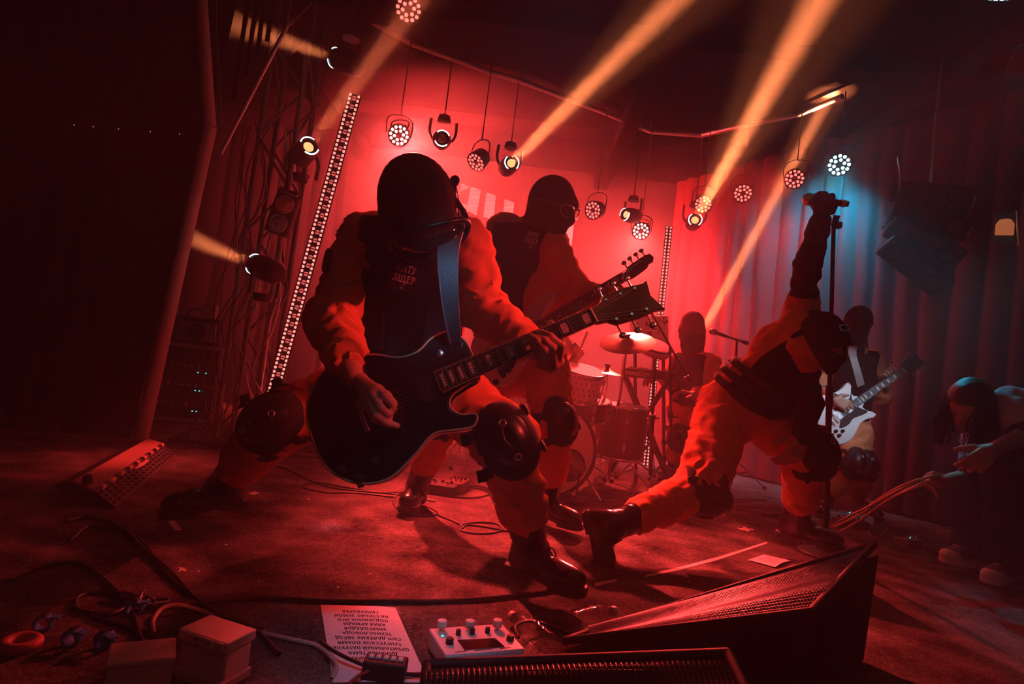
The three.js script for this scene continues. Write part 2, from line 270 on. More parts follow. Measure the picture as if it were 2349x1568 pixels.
function beamHead(px, py, d, target, label, { power = 0, near = 0, angle = 0.85, halo = 0.4, lens = M.ledAmber, size = 1, R0 = 0.045, base = V(0, 1, 0), color = AMBER } = {}) {
  const p = at(px, py, d), dir = dirOf(p, target), o = thing('beam_lamp', label, 'lamp'); aim(o, p, dir); o.scale.setScalar(size);
  part('lamp_head', headBody, M.housing, o); const l = part('lens', lensDisc, lens, o); l.castShadow = false;
  for (const f of [0, Math.PI]) { const h = part('halo_ring', haloArc, M.haloWhite, o); h.rotation.z = halo + f; h.position.z = 0.03; h.castShadow = false; }
  const q = o.quaternion.clone().invert(), b = base.clone().applyQuaternion(q), s = b.clone().cross(V(0, 0, 1)).normalize();
  const arm = (k) => [V(0, 0, -0.09).addScaledVector(s, 0.085 * k), V(0, 0, -0.09).addScaledVector(s, 0.11 * k).addScaledVector(b, 0.05), V(0, 0, -0.09).addScaledVector(s, 0.11 * k).addScaledVector(b, 0.17)];
  part('yoke', [tube(arm(1), 0.013, 10, 6), tube(arm(-1), 0.013, 10, 6), rod(V(0, 0, -0.09).addScaledVector(b, 0.16), V(0, 0, -0.09).addScaledVector(b, 0.21), 0.06, 0.05, 16), ...(base.y > 0 ? [rod(V(0, 0, -0.09).addScaledVector(b, 0.2), V(0, 0, -0.09).addScaledVector(b, Math.max(0.22, (PIPE_Y - p.y) / size)), 0.006)] : [])], M.housing, o);
  // the long core of the beam, and the short wider throw that shows right before the lens
  for (const [I, half, r0] of [[power, angle, R0], [near, power ? 4 : 5.5, power ? 0.036 : 0.032]]) if (I) { const sp = new THREE.SpotLight(color, I, 0, R(half), 0.3, 2); sp.position.copy(p).addScaledVector(dir, 0.04); sp.target.position.copy(target); sp.castShadow = true; sp.shadow.radius = r0 / 0.02; sp.name = 'beam'; scene.add(sp, sp.target); }
  return o;
}
const mid = V(0.1, 0.6, -2.2);
par(915, 310, 4.8, V(0.1, 0.9, -0.9), 'round red lamp blazing above the bent guitarist, brightest and leftmost of the red lamps', { mat: M.ledHot, power: 330, angle: 23, skirtTo: V(0.15, 0, -3.05), core: 40, coreAngle: 14 });
par(937, 20, 3.7, V(-0.44, 0.95, -1.85), 'round red lamp high at the top edge, above the leaning light strip', { power: 44, angle: 7 });
par(1093, 371, 5.1, V(-1.95, 0, -3.3), 'round red lamp turned sideways between the two guitarists', { power: 60, angle: 9 });
par(1361, 482, 5.6, V(-1.2, 1.2, -3.2), "round red lamp turned sideways, right of the bassist's head", {});
par(1470, 530, 5.9, V(0.1, 1.15, 0), 'round red lamp blazing above the drum kit, beside the right light strip', { mat: M.ledHot, power: 190, angle: 30, skirtTo: V(0.7, 0.3, -3.8), core: 24, coreAngle: 14 });
par(1613, 468, 5.75, V(0.9, 0.4, -2.2), 'round red lamp in front of the amber beam over the keyboard player', { power: 10, angle: 24 });
par(1704, 443, 5.5, V(1.2, 0.7, -2.2), 'round red lamp in the middle of the row over the red curtain', {});
par(1823, 410, 5.2, V(0.02, 1.0, -1.7), 'round red lamp nearest to the cyan lamp, over the raised microphone', { power: 120, angle: 9 });
par(1925, 378, 4.8, V(0.15, 1.1, 0), 'round cyan lamp blazing above the raised hand with the microphone', { mat: M.ledCyan, color: CYAN, power: 26, angle: 13, skirtTo: V(2.45, 1.0, -3.0), core: 10, coreAngle: 12, size: 1.05 });
par(2290, -8, 3.2, at(1925, 950, 4.1), 'round cyan lamp cut off by the top right edge', { mat: M.ledCyan, color: CYAN, power: 2, angle: 9, size: 0.8 });
par(2352, 158, 3.0, at(2326, 262, 3.1), 'cyan lamp seen almost edge-on at the right edge', { mat: M.ledCyan, color: CYAN, power: 0.6, angle: 30, size: 0.9 });
beamHead(775, 135, 4.0, at(490, 40, 4.4), 'beam lamp high at the left, throwing a short amber beam to the left', { near: 460, base: V(0, 1, 0), halo: 0.6 });
beamHead(590, 608, 3.8, at(418, 538, 4.08), 'beam lamp with a boxy back on the scaffold, shooting amber at the pillar', { near: 460, base: V(0, -1, 0), halo: 0.6 });
beamHead(707, 338, 4.2, at(960, 0, 2.9), 'beam lamp left of the leaning light strip, throwing a dim beam up right', { power: 9000, near: 200, angle: 0.9, base: V(0, -1, 0), halo: 1.1, color: rgb(1, 0.16, 0.07) });
beamHead(1014, 318, 5.0, V(0.1, 1.4, 0), 'unlit beam lamp with two white arcs, right of the blazing red lamp', { lens: M.lensPlate, halo: 0.5 });
beamHead(1172, 375, 5.2, at(1540, 10, 2.6), 'beam lamp right of the bent guitarist, throwing a long amber beam up right', { power: 30000, near: 360, halo: 2.4 });
beamHead(1437, 492, 5.7, V(-1.5, 1.9, -3.6), 'unlit beam lamp turned away, between the bassist and the drum lamp', { lens: M.ledAmber, halo: 1.4, size: 0.9 });
beamHead(1594, 505, 5.9, at(1868, 20, 2.3), 'beam lamp right of the right light strip, throwing the widest amber beam', { power: 40000, near: 380, halo: 2.2 });
beamHead(1598, 785, 6.25, at(1870, 280, 5.2), 'beam lamp hidden behind the keyboard player, shooting up along the curtain', { power: 46000, near: 900, angle: 0.9, base: V(0, -1, 0) });

// unseen floods added behind the front-facing lamps so smoke and backdrop glow
function flood(px, py, d, target, label, color, face, power, half = 84) {
  const p = at(px, py, d), o = thing('added_flood_lamp', label, 'lamp'); aim(o, p, target.clone().sub(p));
  part('housing', [box(0.13, 0.11, 0.04, 0.008).translate(0, 0, -0.03)], M.housing, o); part('lens', box(0.11, 0.09, 0.004, 0.001).translate(0, 0, -0.008), face, o).castShadow = false;
  part('bracket', tube([V(-0.07, 0, -0.03), V(-0.075, 0.09, -0.03), V(0.075, 0.09, -0.03), V(0.07, 0, -0.03)], 0.006, 20, 6), M.housing, o);
  const s = new THREE.SpotLight(color, power, 0, R(half), 1, 2); s.position.copy(p).addScaledVector(dirOf(p, target), 0.03); s.target.position.copy(target); s.castShadow = true; s.shadow.radius = 3; s.name = 'flood'; scene.add(s, s.target); return o;
}
flood(917, 306, 5.05, V(-0.6, 2.2, -7.4), 'added unseen flood lamp behind the blazing lamp over the bent guitarist, facing the backdrop', RED, M.ledRed, 370);
flood(1472, 526, 6.1, V(1.2, 1.6, -7.6), 'added unseen flood lamp behind the blazing lamp over the drums, facing the backdrop', RED, M.ledRed, 165);
flood(1928, 374, 4.98, V(2.8, 1.7, -6.0), 'added unseen flood lamp behind the cyan lamp, facing the curtain', CYAN, M.ledCyan, 26, 58);

flood(1708, 440, 5.72, V(2.9, 1.0, -5.6), 'added unseen flood lamp behind the middle lamp of the row, facing the red curtain', RED, M.ledRed, 7, 70);
// cyan lamps over the audience, out of the picture, that touch the strap, the hands and the running order
const front = (x, y, z, to, label, o) => { const c = V(x, y, z), q = c.clone().sub(camera.position).applyQuaternion(camera.quaternion.clone().invert()); return par(PW / 2 + q.x / -q.z * FPX, PH / 2 - q.y / -q.z * FPX, -q.z, to, label, { mat: M.ledCyan, color: rgb(0.12, 0.5, 0.85), ...o }); };
front(0.55, 2.35, 0.35, at(1030, 655, 1.47), 'cyan lamp over the audience, aimed at the leather strap of the front guitarist', { power: 40, angle: 2.4 });
front(0.35, 2.75, 0.1, V(-0.2, 0, -1.55), 'cyan lamp over the audience, aimed at the running order on the stage edge', { power: 9, angle: 7, color: rgb(0.4, 0.36, 0.62) });
front(2.35, 2.3, -1.0, V(0.02, 0.92, -1.66), 'red lamp out of the picture at the right, raking the front guitarist', { mat: M.ledRed, color: RED, power: 44, angle: 8.5 });
front(2.9, 2.9, -1.2, at(1935, 930, 4.2), 'cool white lamp out of the picture, aimed at the white guitar player', { color: rgb(0.72, 0.82, 1), power: 30, angle: 7 });
// ---------------------------------------------------------------- people
const P = (a) => at(a[0], a[1], a[2]);
const FA = [17, 5.5, 0.019], FL = [14, 5, 0.022], FT = [11, 6, 0.014];
function headPrims(c, f, u, s = 1) {
  const Z = f.clone().normalize(), X = u.clone().cross(Z).normalize(), Y = Z.clone().cross(X).normalize();
  const q = (x, y, z) => c.clone().addScaledVector(X, x * s).addScaledVector(Y, y * s).addScaledVector(Z, z * s);
  const E = (x, y, z, a, b, d) => egg(q(x, y, z), X, Y, Z, a * s, b * s, d * s);
  return { q, X, Y, Z, skull: [E(0, 0.02, -0.012, 0.078, 0.1, 0.097), E(0, -0.055, 0.03, 0.055, 0.062, 0.062)], face: [cap(q(0, 0.005, 0.088), q(0, -0.03, 0.107), 0.01 * s, 0.015 * s), cap(q(-0.034, 0.032, 0.076), q(0.034, 0.032, 0.076), 0.015 * s), cap(q(-0.018, -0.062, 0.083), q(0.018, -0.062, 0.083), 0.01 * s), ball(q(0, -0.098, 0.07), 0.02 * s), E(0.045, -0.02, 0.055, 0.025, 0.025, 0.025), E(-0.045, -0.02, 0.055, 0.025, 0.025, 0.025)], ears: [E(0.08, -0.008, -0.012, 0.011, 0.032, 0.02), E(-0.08, -0.008, -0.012, 0.011, 0.032, 0.02)] };
}
// relaxed or gripping hand from wrist w: dir along the palm, thumb side t, palm normal n; curl in degrees per finger (index .. little)
function handPrims(w, dir, t, n, curl, { s = 1, thumb = [0.55, 0.7, 0.35] } = {}) {
  const D = dir.clone().normalize(), N = n.clone().addScaledVector(D, -n.dot(D)).normalize(), T0 = D.clone().cross(N), T = T0.dot(t) < 0 ? T0.negate() : T0;
  const q = (a, b, c) => w.clone().addScaledVector(D, a * s).addScaledVector(T, b * s).addScaledVector(N, c * s), out = [];
  const L = [[0.044, 0.027, 0.021], [0.048, 0.031, 0.023], [0.044, 0.029, 0.022], [0.034, 0.021, 0.019]], rr = [0.0098, 0.01, 0.0095, 0.0083], kx = [0.093, 0.096, 0.09, 0.08], ky = [0.031, 0.0105, -0.0105, -0.03];
  for (let i = 0; i < 4; i++) {
    let p = q(kx[i], ky[i], -0.004), a = 0; out.push(cap(q(0.01, ky[i] * 0.55, 0), p, 0.0165 * s, 0.0135 * s));
    for (let j = 0; j < 3; j++) { a += R(Array.isArray(curl[i]) ? curl[i][j] : curl[i] * [0.9, 1.1, 0.7][j]); const e = p.clone().addScaledVector(D, Math.cos(a) * L[i][j] * s).addScaledVector(N, Math.sin(a) * L[i][j] * s).addScaledVector(T, ky[i] * 0.12 * s); out.push(cap(p, e, (rr[i] - j * 0.0009) * s, (rr[i] - (j + 1) * 0.0009) * s)); p = e; }
  }
  const d = D.clone().multiplyScalar(thumb[0]).addScaledVector(T, thumb[1]).addScaledVector(N, thumb[2]).normalize(), d2 = d.clone().addScaledVector(D, 0.5).normalize();
  const a = q(0.022, 0.024, 0.006), b = a.clone().addScaledVector(d, 0.045 * s), c = b.clone().addScaledVector(d2, 0.032 * s), e = c.clone().addScaledVector(d2, 0.024 * s);
  out.push(cap(a, b, 0.017 * s, 0.0125 * s), cap(b, c, 0.012 * s, 0.0108 * s), cap(c, e, 0.0108 * s, 0.009 * s)); return out;
}
// hand given finger by finger as chains of places
function handChains(w, fingers, { s = 1 } = {}) {
  const out = []; fingers.forEach((f, i) => { const pts = f.map(P), th = i === 4; out.push(cap(w, pts[0], 0.017 * s, 0.0145 * s)); for (let j = 0; j + 1 < pts.length; j++) out.push(cap(pts[j], pts[j + 1], ((th ? 0.0125 : 0.0105) - j * 0.0008) * s, ((th ? 0.0125 : 0.0105) - (j + 1) * 0.0008) * s)); });
  return out;
}
const bootCache = new Map();
function boot(parent, ankle, toeDir, up, shin, { s = 1, h = 0.007, laces = true, shaft = 0.22 } = {}) {
  const Z = toeDir.clone().normalize(), X = up.clone().cross(Z).normalize(), Y = Z.clone().cross(X).normalize(), g = new THREE.Group(); g.name = numbered('boot');
  const o = ankle.clone().addScaledVector(Y, -0.095 * s); g.position.copy(o.clone().sub(parent.position)); g.quaternion.setFromRotationMatrix(new THREE.Matrix4().makeBasis(X, Y, Z)); g.scale.setScalar(s); parent.add(g);
  const S = V(shin.dot(X), shin.dot(Y), shin.dot(Z)).normalize(), top = V(0, 0.095, -0.006).addScaledVector(S, shaft);
  const pr = [cap(V(0, 0.055, -0.055), V(0, 0.09, -0.045), 0.04, 0.042), cap(V(0, 0.055, -0.03), V(0, 0.052, 0.09), 0.04, 0.036), egg(V(0, 0.05, 0.135), V(1, 0, 0), V(0, 1, 0), V(0, 0, 1), 0.05, 0.04, 0.075), cap(V(0, 0.07, 0.01), V(0, 0.11, -0.018), 0.044, 0.046), cap(V(0, 0.095, -0.006), top, 0.053, 0.066, [40, 8, 0.005])];
  const sn = S.clone(), body = mesher(pr, { k: 0.035, h, folds: 1, cuts: [(x, y, z) => 0.022 - y, (x, y, z) => sn.x * (x - top.x) + sn.y * (y - top.y) + sn.z * (z - top.z)] });
  part('upper', body, M.leather, g);
  if (!bootCache.has('sole')) {
    const out = [[-0.036, -0.09], [-0.042, -0.04], [-0.036, 0.03], [-0.052, 0.1], [-0.05, 0.16], [-0.03, 0.205], [0, 0.214], [0.03, 0.205], [0.05, 0.16], [0.052, 0.1], [0.036, 0.03], [0.042, -0.04], [0.036, -0.09], [0, -0.103]];
    bootCache.set('sole', merge([extrude(out, 0.02, 0.004, true).rotateX(Math.PI / 2).translate(0, 0.032, 0), extrude(out.filter((p) => p[1] < 0.0).concat([[0.036, 0.0], [-0.036, 0.0]]).sort((a, b) => Math.atan2(a[0], a[1] + 0.05) - Math.atan2(b[0], b[1] + 0.05)), 0.02, 0.003).rotateX(Math.PI / 2).translate(0, 0.02, 0), extrude(out.filter((p) => p[1] > 0.04).sort((a, b) => Math.atan2(a[0], a[1] - 0.12) - Math.atan2(b[0], b[1] - 0.12)), 0.014, 0.003).rotateX(Math.PI / 2).translate(0, 0.014, 0)]));
  }
  part('sole', bootCache.get('sole'), M.rubber, g);
  if (laces) {
    const L = []; const mid = (t) => V(0, 0.1, -0.02).addScaledVector(S, t).addScaledVector(V(0, -S.z, S.y), 0.054 + 0.06 * Math.max(0, 0.03 - t) + 0.05 * t);
    for (let i = 0; i < 7; i++) { const t = -0.02 + i * (shaft - 0.01) / 6, a = mid(t), b = mid(t + 0.022); L.push(tube([a.clone().add(V(-0.02, 0, -0.004)), lerpV(a, b, 0.5).add(V(0, 0, 0.004)), b.clone().add(V(0.02, 0, -0.004))], 0.0028, 8, 5), tube([a.clone().add(V(0.02, 0, -0.004)), lerpV(a, b, 0.5).add(V(0, 0, 0.004)), b.clone().add(V(-0.02, 0, -0.004))], 0.0028, 8, 5)); }
    const k = mid(0.01), dn = V(-Y.dot(X), -1, 0); for (const sd of [-1, 1]) L.push(tube([k, k.clone().add(V(sd * 0.03, 0.012, 0.03)), k.clone().add(V(sd * 0.055, -0.02, 0.035)), k.clone().add(V(sd * 0.025, -0.012, 0.02)), k], 0.0028, 20, 5), tube([k, k.clone().add(V(sd * 0.02, 0, 0.035)), k.clone().add(V(sd * 0.03, -0.03, 0.04))], 0.0028, 10, 5));
    part('lace', merge(L), M.black, g);
  }
  return g;
}
let padGeo = null;
function kneePad(parent, knee, front, up, s = 1, tails = true) {
  if (!padGeo) {
    const pad = mesher([egg(V(0, 0, 0.0), V(1, 0, 0), V(0, 1, 0), V(0, 0, 1), 0.094, 0.122, 0.078)], { h: 0.008, cuts: [(x, y, z) => -0.045 - z] });
    const sh = mesher([egg(V(0, 0.004, 0.006), V(1, 0, 0), V(0, 1, 0), V(0, 0, 1), 0.08, 0.106, 0.083)], { h: 0.006, cuts: [(x, y, z) => 0.026 - z], extra: (x, y, z, d) => Math.max(d, 0.35 * (1 - Math.hypot(x / 0.011, (y - 0.012) / 0.026)) * 0.02) });
    padGeo = { pad, sh, strap: [0.06, -0.06].map((y) => new THREE.TorusGeometry(0.098, 0.006, 6, 30, Math.PI * 1.3).rotateX(Math.PI / 2).rotateY(Math.PI * 1.15).scale(0.98, 3.2, 0.98).translate(0, y, -0.02)), tail: box(0.03, 0.036, 0.006, 0.002).rotateZ(-0.25).translate(-0.108, 0.055, -0.012), rivet: new THREE.TorusGeometry(0.009, 0.0035, 6, 14) };
  }
  const g = new THREE.Group(); g.name = numbered('knee_pad'); aim(g, knee.clone().sub(parent.position), front, up); g.scale.setScalar(s); parent.add(g);
  part('padding', padGeo.pad, M.black, g); part('hard_shell', padGeo.sh, M.shell, g);
  for (const y of [0.056, -0.05]) { const r = part('rivet', padGeo.rivet, M.steel, g); r.position.set(0, y, y > 0 ? 0.0765 : 0.079); r.rotation.x = -y * 8; }
  for (const st of padGeo.strap) part('strap', st, M.black, g);
  if (tails) { part('strap_tail', padGeo.tail, M.black, g); const t = part('strap_tail', padGeo.tail, M.black, g); t.position.set(-0.002, -0.115, 0); t.rotation.y = 0.1; }
  return g;
}
// writing sewn on the vest
const patchTex = (sub) => canvasTex(256, 256, (c, w, h) => { c.clearRect(0, 0, w, h); c.fillStyle = '#08080a'; c.fillRect(0, 0, w, h); c.fillStyle = '#c9cdd6'; c.textAlign = 'center'; c.save(); c.scale(0.72, 1); c.font = 'bold 92px sans-serif'; c.fillText('АНТУ', w / 2 / 0.72, 96); c.fillText('ЯЩЕР', w / 2 / 0.72, 180); c.restore(); c.fillStyle = '#08080a'; for (let i = 0; i < 2; i++) c.fillRect(0, 62 + i * 84, w, 5); c.fillStyle = '#b9bdc6'; c.font = 'bold 30px sans-serif'; c.fillText(sub, w / 2, 236); });
const patchMat = (sub) => std({ map: patchTex(sub), roughness: 0.6 });
// o: joints {head,f,u,neck,shL,shR,elL,elR,wrL,wrR,hipL,hipR,knL,knR,anL,anR}; L and R are as seen in the photograph
function person(label, J, o) {
  for (const k of Object.keys(J)) if (Array.isArray(J[k]) && k !== 'f' && k !== 'u') J[k] = P(J[k]);
  const base = lerpV(J.anL, J.anR, 0.5).setY(0), t = thing('person', label, 'person', base);
  const add = (name, geo, mat, lab) => { if (Array.isArray(geo)) geo = merge(geo); geo.translate(-base.x, -base.y, -base.z); return part(name, geo, mat, t, lab); };
  const h = o.h || 0.014, pel = lerpV(J.hipL, J.hipR, 0.5), chest = lerpV(J.shL, J.shR, 0.5), ax = dirOf(pel, chest), sh = dirOf(J.shL, J.shR), hp = dirOf(J.hipL, J.hipR);
  const fwd = o.front.clone().normalize();
  const hd = headPrims(J.head, J.f, J.u, o.headScale || 1), low = pel.clone().addScaledVector(ax, -0.02), ribs = lerpV(pel, chest, 0.66), waist = lerpV(pel, chest, 0.3);
  // the body itself
  const torso = (g, fold) => [cap(J.hipL.clone().addScaledVector(hp, 0.01), J.hipR.clone().addScaledVector(hp, -0.01), 0.105 + g, 0.105 + g, fold), cap(waist.clone().addScaledVector(hp, -0.06), waist.clone().addScaledVector(hp, 0.06), 0.1 + g, 0.1 + g, fold), cap(ribs.clone().addScaledVector(sh, -0.075), ribs.clone().addScaledVector(sh, 0.075), 0.112 + g, 0.112 + g, fold), cap(lerpV(J.shL, J.shR, 0.12), lerpV(J.shL, J.shR, 0.88), 0.068 + g, 0.068 + g, fold), cap(low, waist, 0.1 + g, 0.1 + g, fold), cap(waist, ribs, 0.1 + g, 0.11 + g, fold), cap(ribs, chest, 0.1 + g, 0.075 + g, fold)];
  const body = [...torso(-0.012), cap(chest, J.neck, 0.06, 0.055), cap(J.neck, J.head.clone().addScaledVector(hd.Y, -0.05).addScaledVector(hd.Z, -0.01), 0.055, 0.055), ...hd.skull];
  for (const s of ['L', 'R']) body.push(cap(J['sh' + s], J['el' + s], 0.05, 0.042), cap(J['el' + s], J['wr' + s], 0.042, 0.029), cap(J['hip' + s], J['kn' + s], 0.085, 0.06), cap(J['kn' + s], J['an' + s], 0.058, 0.042), cap(J['an' + s].clone().addScaledVector(o['soleUp' + s] || V(0, 1, 0), -0.02), J['an' + s].clone().addScaledVector(J['toe' + s], 0.11).addScaledVector(o['soleUp' + s] || V(0, 1, 0), -0.058), 0.034, 0.024));
  const pieces = [mesher(body, { k: 0.04, h: Math.max(h, 0.014) })];
  pieces.push(mesher(o.mask ? hd.skull.concat(hd.face.slice(0, 3)) : [...hd.skull, ...hd.face, ...hd.ears], { k: 0.025, h: o.face ? 0.005 : 0.008 }));
  for (const s of ['L', 'R']) if (o['hand' + s]) pieces.push(mesher([cap(lerpV(J['el' + s], J['wr' + s], 0.75), J['wr' + s], 0.033, 0.027), cap(J['wr' + s], J['wr' + s].clone().addScaledVector(dirOf(J['el' + s], J['wr' + s]), 0.02), 0.027, 0.024), ...o['hand' + s]], { k: o.handBlend || 0.009, h: o.handCell || 0.0045 }));
  add('body', merge(pieces), o.skin || M.skin);
  // overalls
  const suit = [...torso(0.012, FT)], sl = o.sleeve || [1, 1];
  ['L', 'R'].forEach((s, i) => {
    suit.push(cap(J['sh' + s], lerpV(J['sh' + s], J['el' + s], (o.upper || [1, 1])[i]), 0.07, 0.063, FA)); if (sl[i] > 0) suit.push(cap(J['el' + s], lerpV(J['el' + s], J['wr' + s], sl[i] * 0.86), 0.063, 0.055, FA));
    suit.push(cap(J['hip' + s], J['kn' + s], 0.11 * (o.baggy || 1), 0.088 * (o.baggy || 1), FL), cap(J['kn' + s], lerpV(J['kn' + s], J['an' + s], o.hem || 0.6), 0.086 * Math.sqrt(o.baggy || 1), 0.076, FL));
  });
  const cuts = o.suitCuts || [];
  add('overalls', mesher(suit, { k: 0.045, h, folds: o.folds === undefined ? 1 : o.folds, cuts }), o.suitMat || M.suit);
  if (sl[0] > 0.3 || sl[1] > 0.3) { const cf = []; ['L', 'R'].forEach((s, i) => { if (sl[i] > 0.3) { const e = lerpV(J['el' + s], J['wr' + s], sl[i] * 0.86), d = dirOf(J['el' + s], J['wr' + s]); cf.push(mesher([cap(e.clone().addScaledVector(d, -0.035), e.clone().addScaledVector(d, 0.012), 0.058, 0.055, FA)], { h: Math.min(h, 0.009), folds: 0.7, cuts: [planeCut(e.clone().addScaledVector(d, 0.03), d), planeCut(e.clone().addScaledVector(d, -0.05), d.clone().negate())] })); } }); if (cf.length) cf.forEach((g) => add('sleeve_cuff', g, o.suitMat || M.suit)); }
  if (o.collar !== false) {
    const nk = lerpV(chest, J.neck, 0.75), a = dirOf(chest, J.neck);
    const g = new THREE.CylinderGeometry(0.088, 0.105, 0.055, 26, 2, true, 0.35, 2 * Math.PI - 0.7); const m = M.suit.side; M.suit.side = THREE.DoubleSide; place(g.rotateX(Math.PI / 2), nk, a, fwd.clone().negate()); add('collar', g, o.suitMat || M.suit);
  }
  // vest over it
  if (o.vest) {
    const c2 = [...(o.vestCuts ? o.vestCuts(ax, fwd, pel, chest) : [])]; const cb = pel.clone().addScaledVector(ax, o.vest.low === undefined ? 0.0 : o.vest.low), ct = chest.clone().addScaledVector(ax, 0.075);
    const gv = mesher(torso(0.033, FT).slice(1).concat([cap(ribs.clone().addScaledVector(fwd, 0.05).addScaledVector(sh, -0.07), ribs.clone().addScaledVector(fwd, 0.05).addScaledVector(sh, 0.07), 0.1), cap(waist.clone().addScaledVector(fwd, 0.05).addScaledVector(sh, -0.07), waist.clone().addScaledVector(fwd, 0.05).addScaledVector(sh, 0.07), 0.09)]), { k: 0.04, h, folds: 0.5, cuts: [planeCut(ct, ax), planeCut(cb, ax.clone().negate()), planeCut(J.shR.clone().addScaledVector(sh, o.vest.side || -0.015), sh), planeCut(J.shL.clone().addScaledVector(sh, -(o.vest.side || -0.015)), sh.clone().negate()), ...c2] });
    const vest = add('vest', gv, M.vest);
    // pouches and patch on its front
    const surf = (p) => { let best = p.clone(); const q = gv.attributes.position; let m = -1e9; for (let i = 0; i < q.count; i++) { const x = q.getX(i) + base.x - p.x, y = q.getY(i) + base.y - p.y, z = q.getZ(i) + base.z - p.z, f = x * fwd.x + y * fwd.y + z * fwd.z, d2 = x * x + y * y + z * z - f * f; if (d2 < 0.0006 && f > m) { m = f; best = p.clone().addScaledVector(fwd, f); } } return best; };
    for (const [a, b, w, hh, d] of o.vest.pouches || []) { const p = surf(lerpV(pel, chest, a).addScaledVector(sh, b)); const g = box(w, hh, d, 0.01, 3); place(g, p, fwd, ax); g.translate(-base.x, -base.y, -base.z); part('pouch', g, M.vest, vest); }
    if (o.vest.patch) { const [px, py, w, sub] = o.vest.patch; const guess = at(px, py, o.vest.depth); const p = surf(guess).addScaledVector(fwd, 0.004); const g = box(w, w, 0.004, 0); const up = o.vest.up || ax; place(g, p, fwd, up); g.translate(-base.x, -base.y, -base.z); part('name_patch', g, [M.vest, M.vest, M.vest, M.vest, patchMat(sub), M.vest], vest, 'white stencil lettering patch'); }
  }
  // mask over the head
  if (o.mask) {
    const { q } = hd, mk = [...hd.skull, hd.face[0], hd.face[1], hd.face[3], cap(q(0, -0.06, -0.02), J.neck, 0.068, 0.07)];
    const hole = o.mask.eyes ? [(x, y, z) => { const p = V(x, y, z).sub(q(0, 0.008, 0.1)); const a = p.dot(hd.X) / 0.058, b = p.dot(hd.Y) / 0.017, c = p.dot(hd.Z) / 0.06; return 0.012 * (1 - Math.sqrt(a * a + b * b + c * c)); }] : [];
    const gm = mesher(mk, { k: 0.035, h: Math.min(h, 0.008), grow: o.mask.grow || 0.008, cuts: [planeCut(lerpV(J.neck, chest, 0.35), dirOf(J.neck, chest)), ...hole], extra: o.mask.ribs ? (x, y, z, d) => { const p = V(x, y, z).sub(J.head), a = Math.atan2(p.dot(hd.X), p.dot(hd.Z)); return d - 0.0014 * Math.sin(a * 34 + 1.5 * noise(x * 9, y * 9, z * 9)) * Math.min(1, 14 * Math.hypot(p.dot(hd.X), p.dot(hd.Z))); } : null });
    add('mask', gm, o.mask.mat || M.mask);
  }
  ['L', 'R'].forEach((s, i) => {
    if (o.boots !== false) boot(t, J['an' + s], J['toe' + s], o['soleUp' + s] || V(0, 1, 0), dirOf(J['an' + s], J['kn' + s]), { s: o.bootScale || 1, laces: o.laces !== false, h: h < 0.012 ? 0.006 : 0.009, shaft: o.shaft || 0.21 });
    if (o.pads) kneePad(t, J['kn' + s].clone().addScaledVector(o['pad' + s], o.padOut || 0.035), o['pad' + s], dirOf(J['an' + s], lerpV(J['kn' + s], J['hip' + s], 0.35)), o.padScale || 1, o.tails !== false);
  });
  return { t, add, hd, base, J, pel, chest, ax, fwd, sh, torso };
}
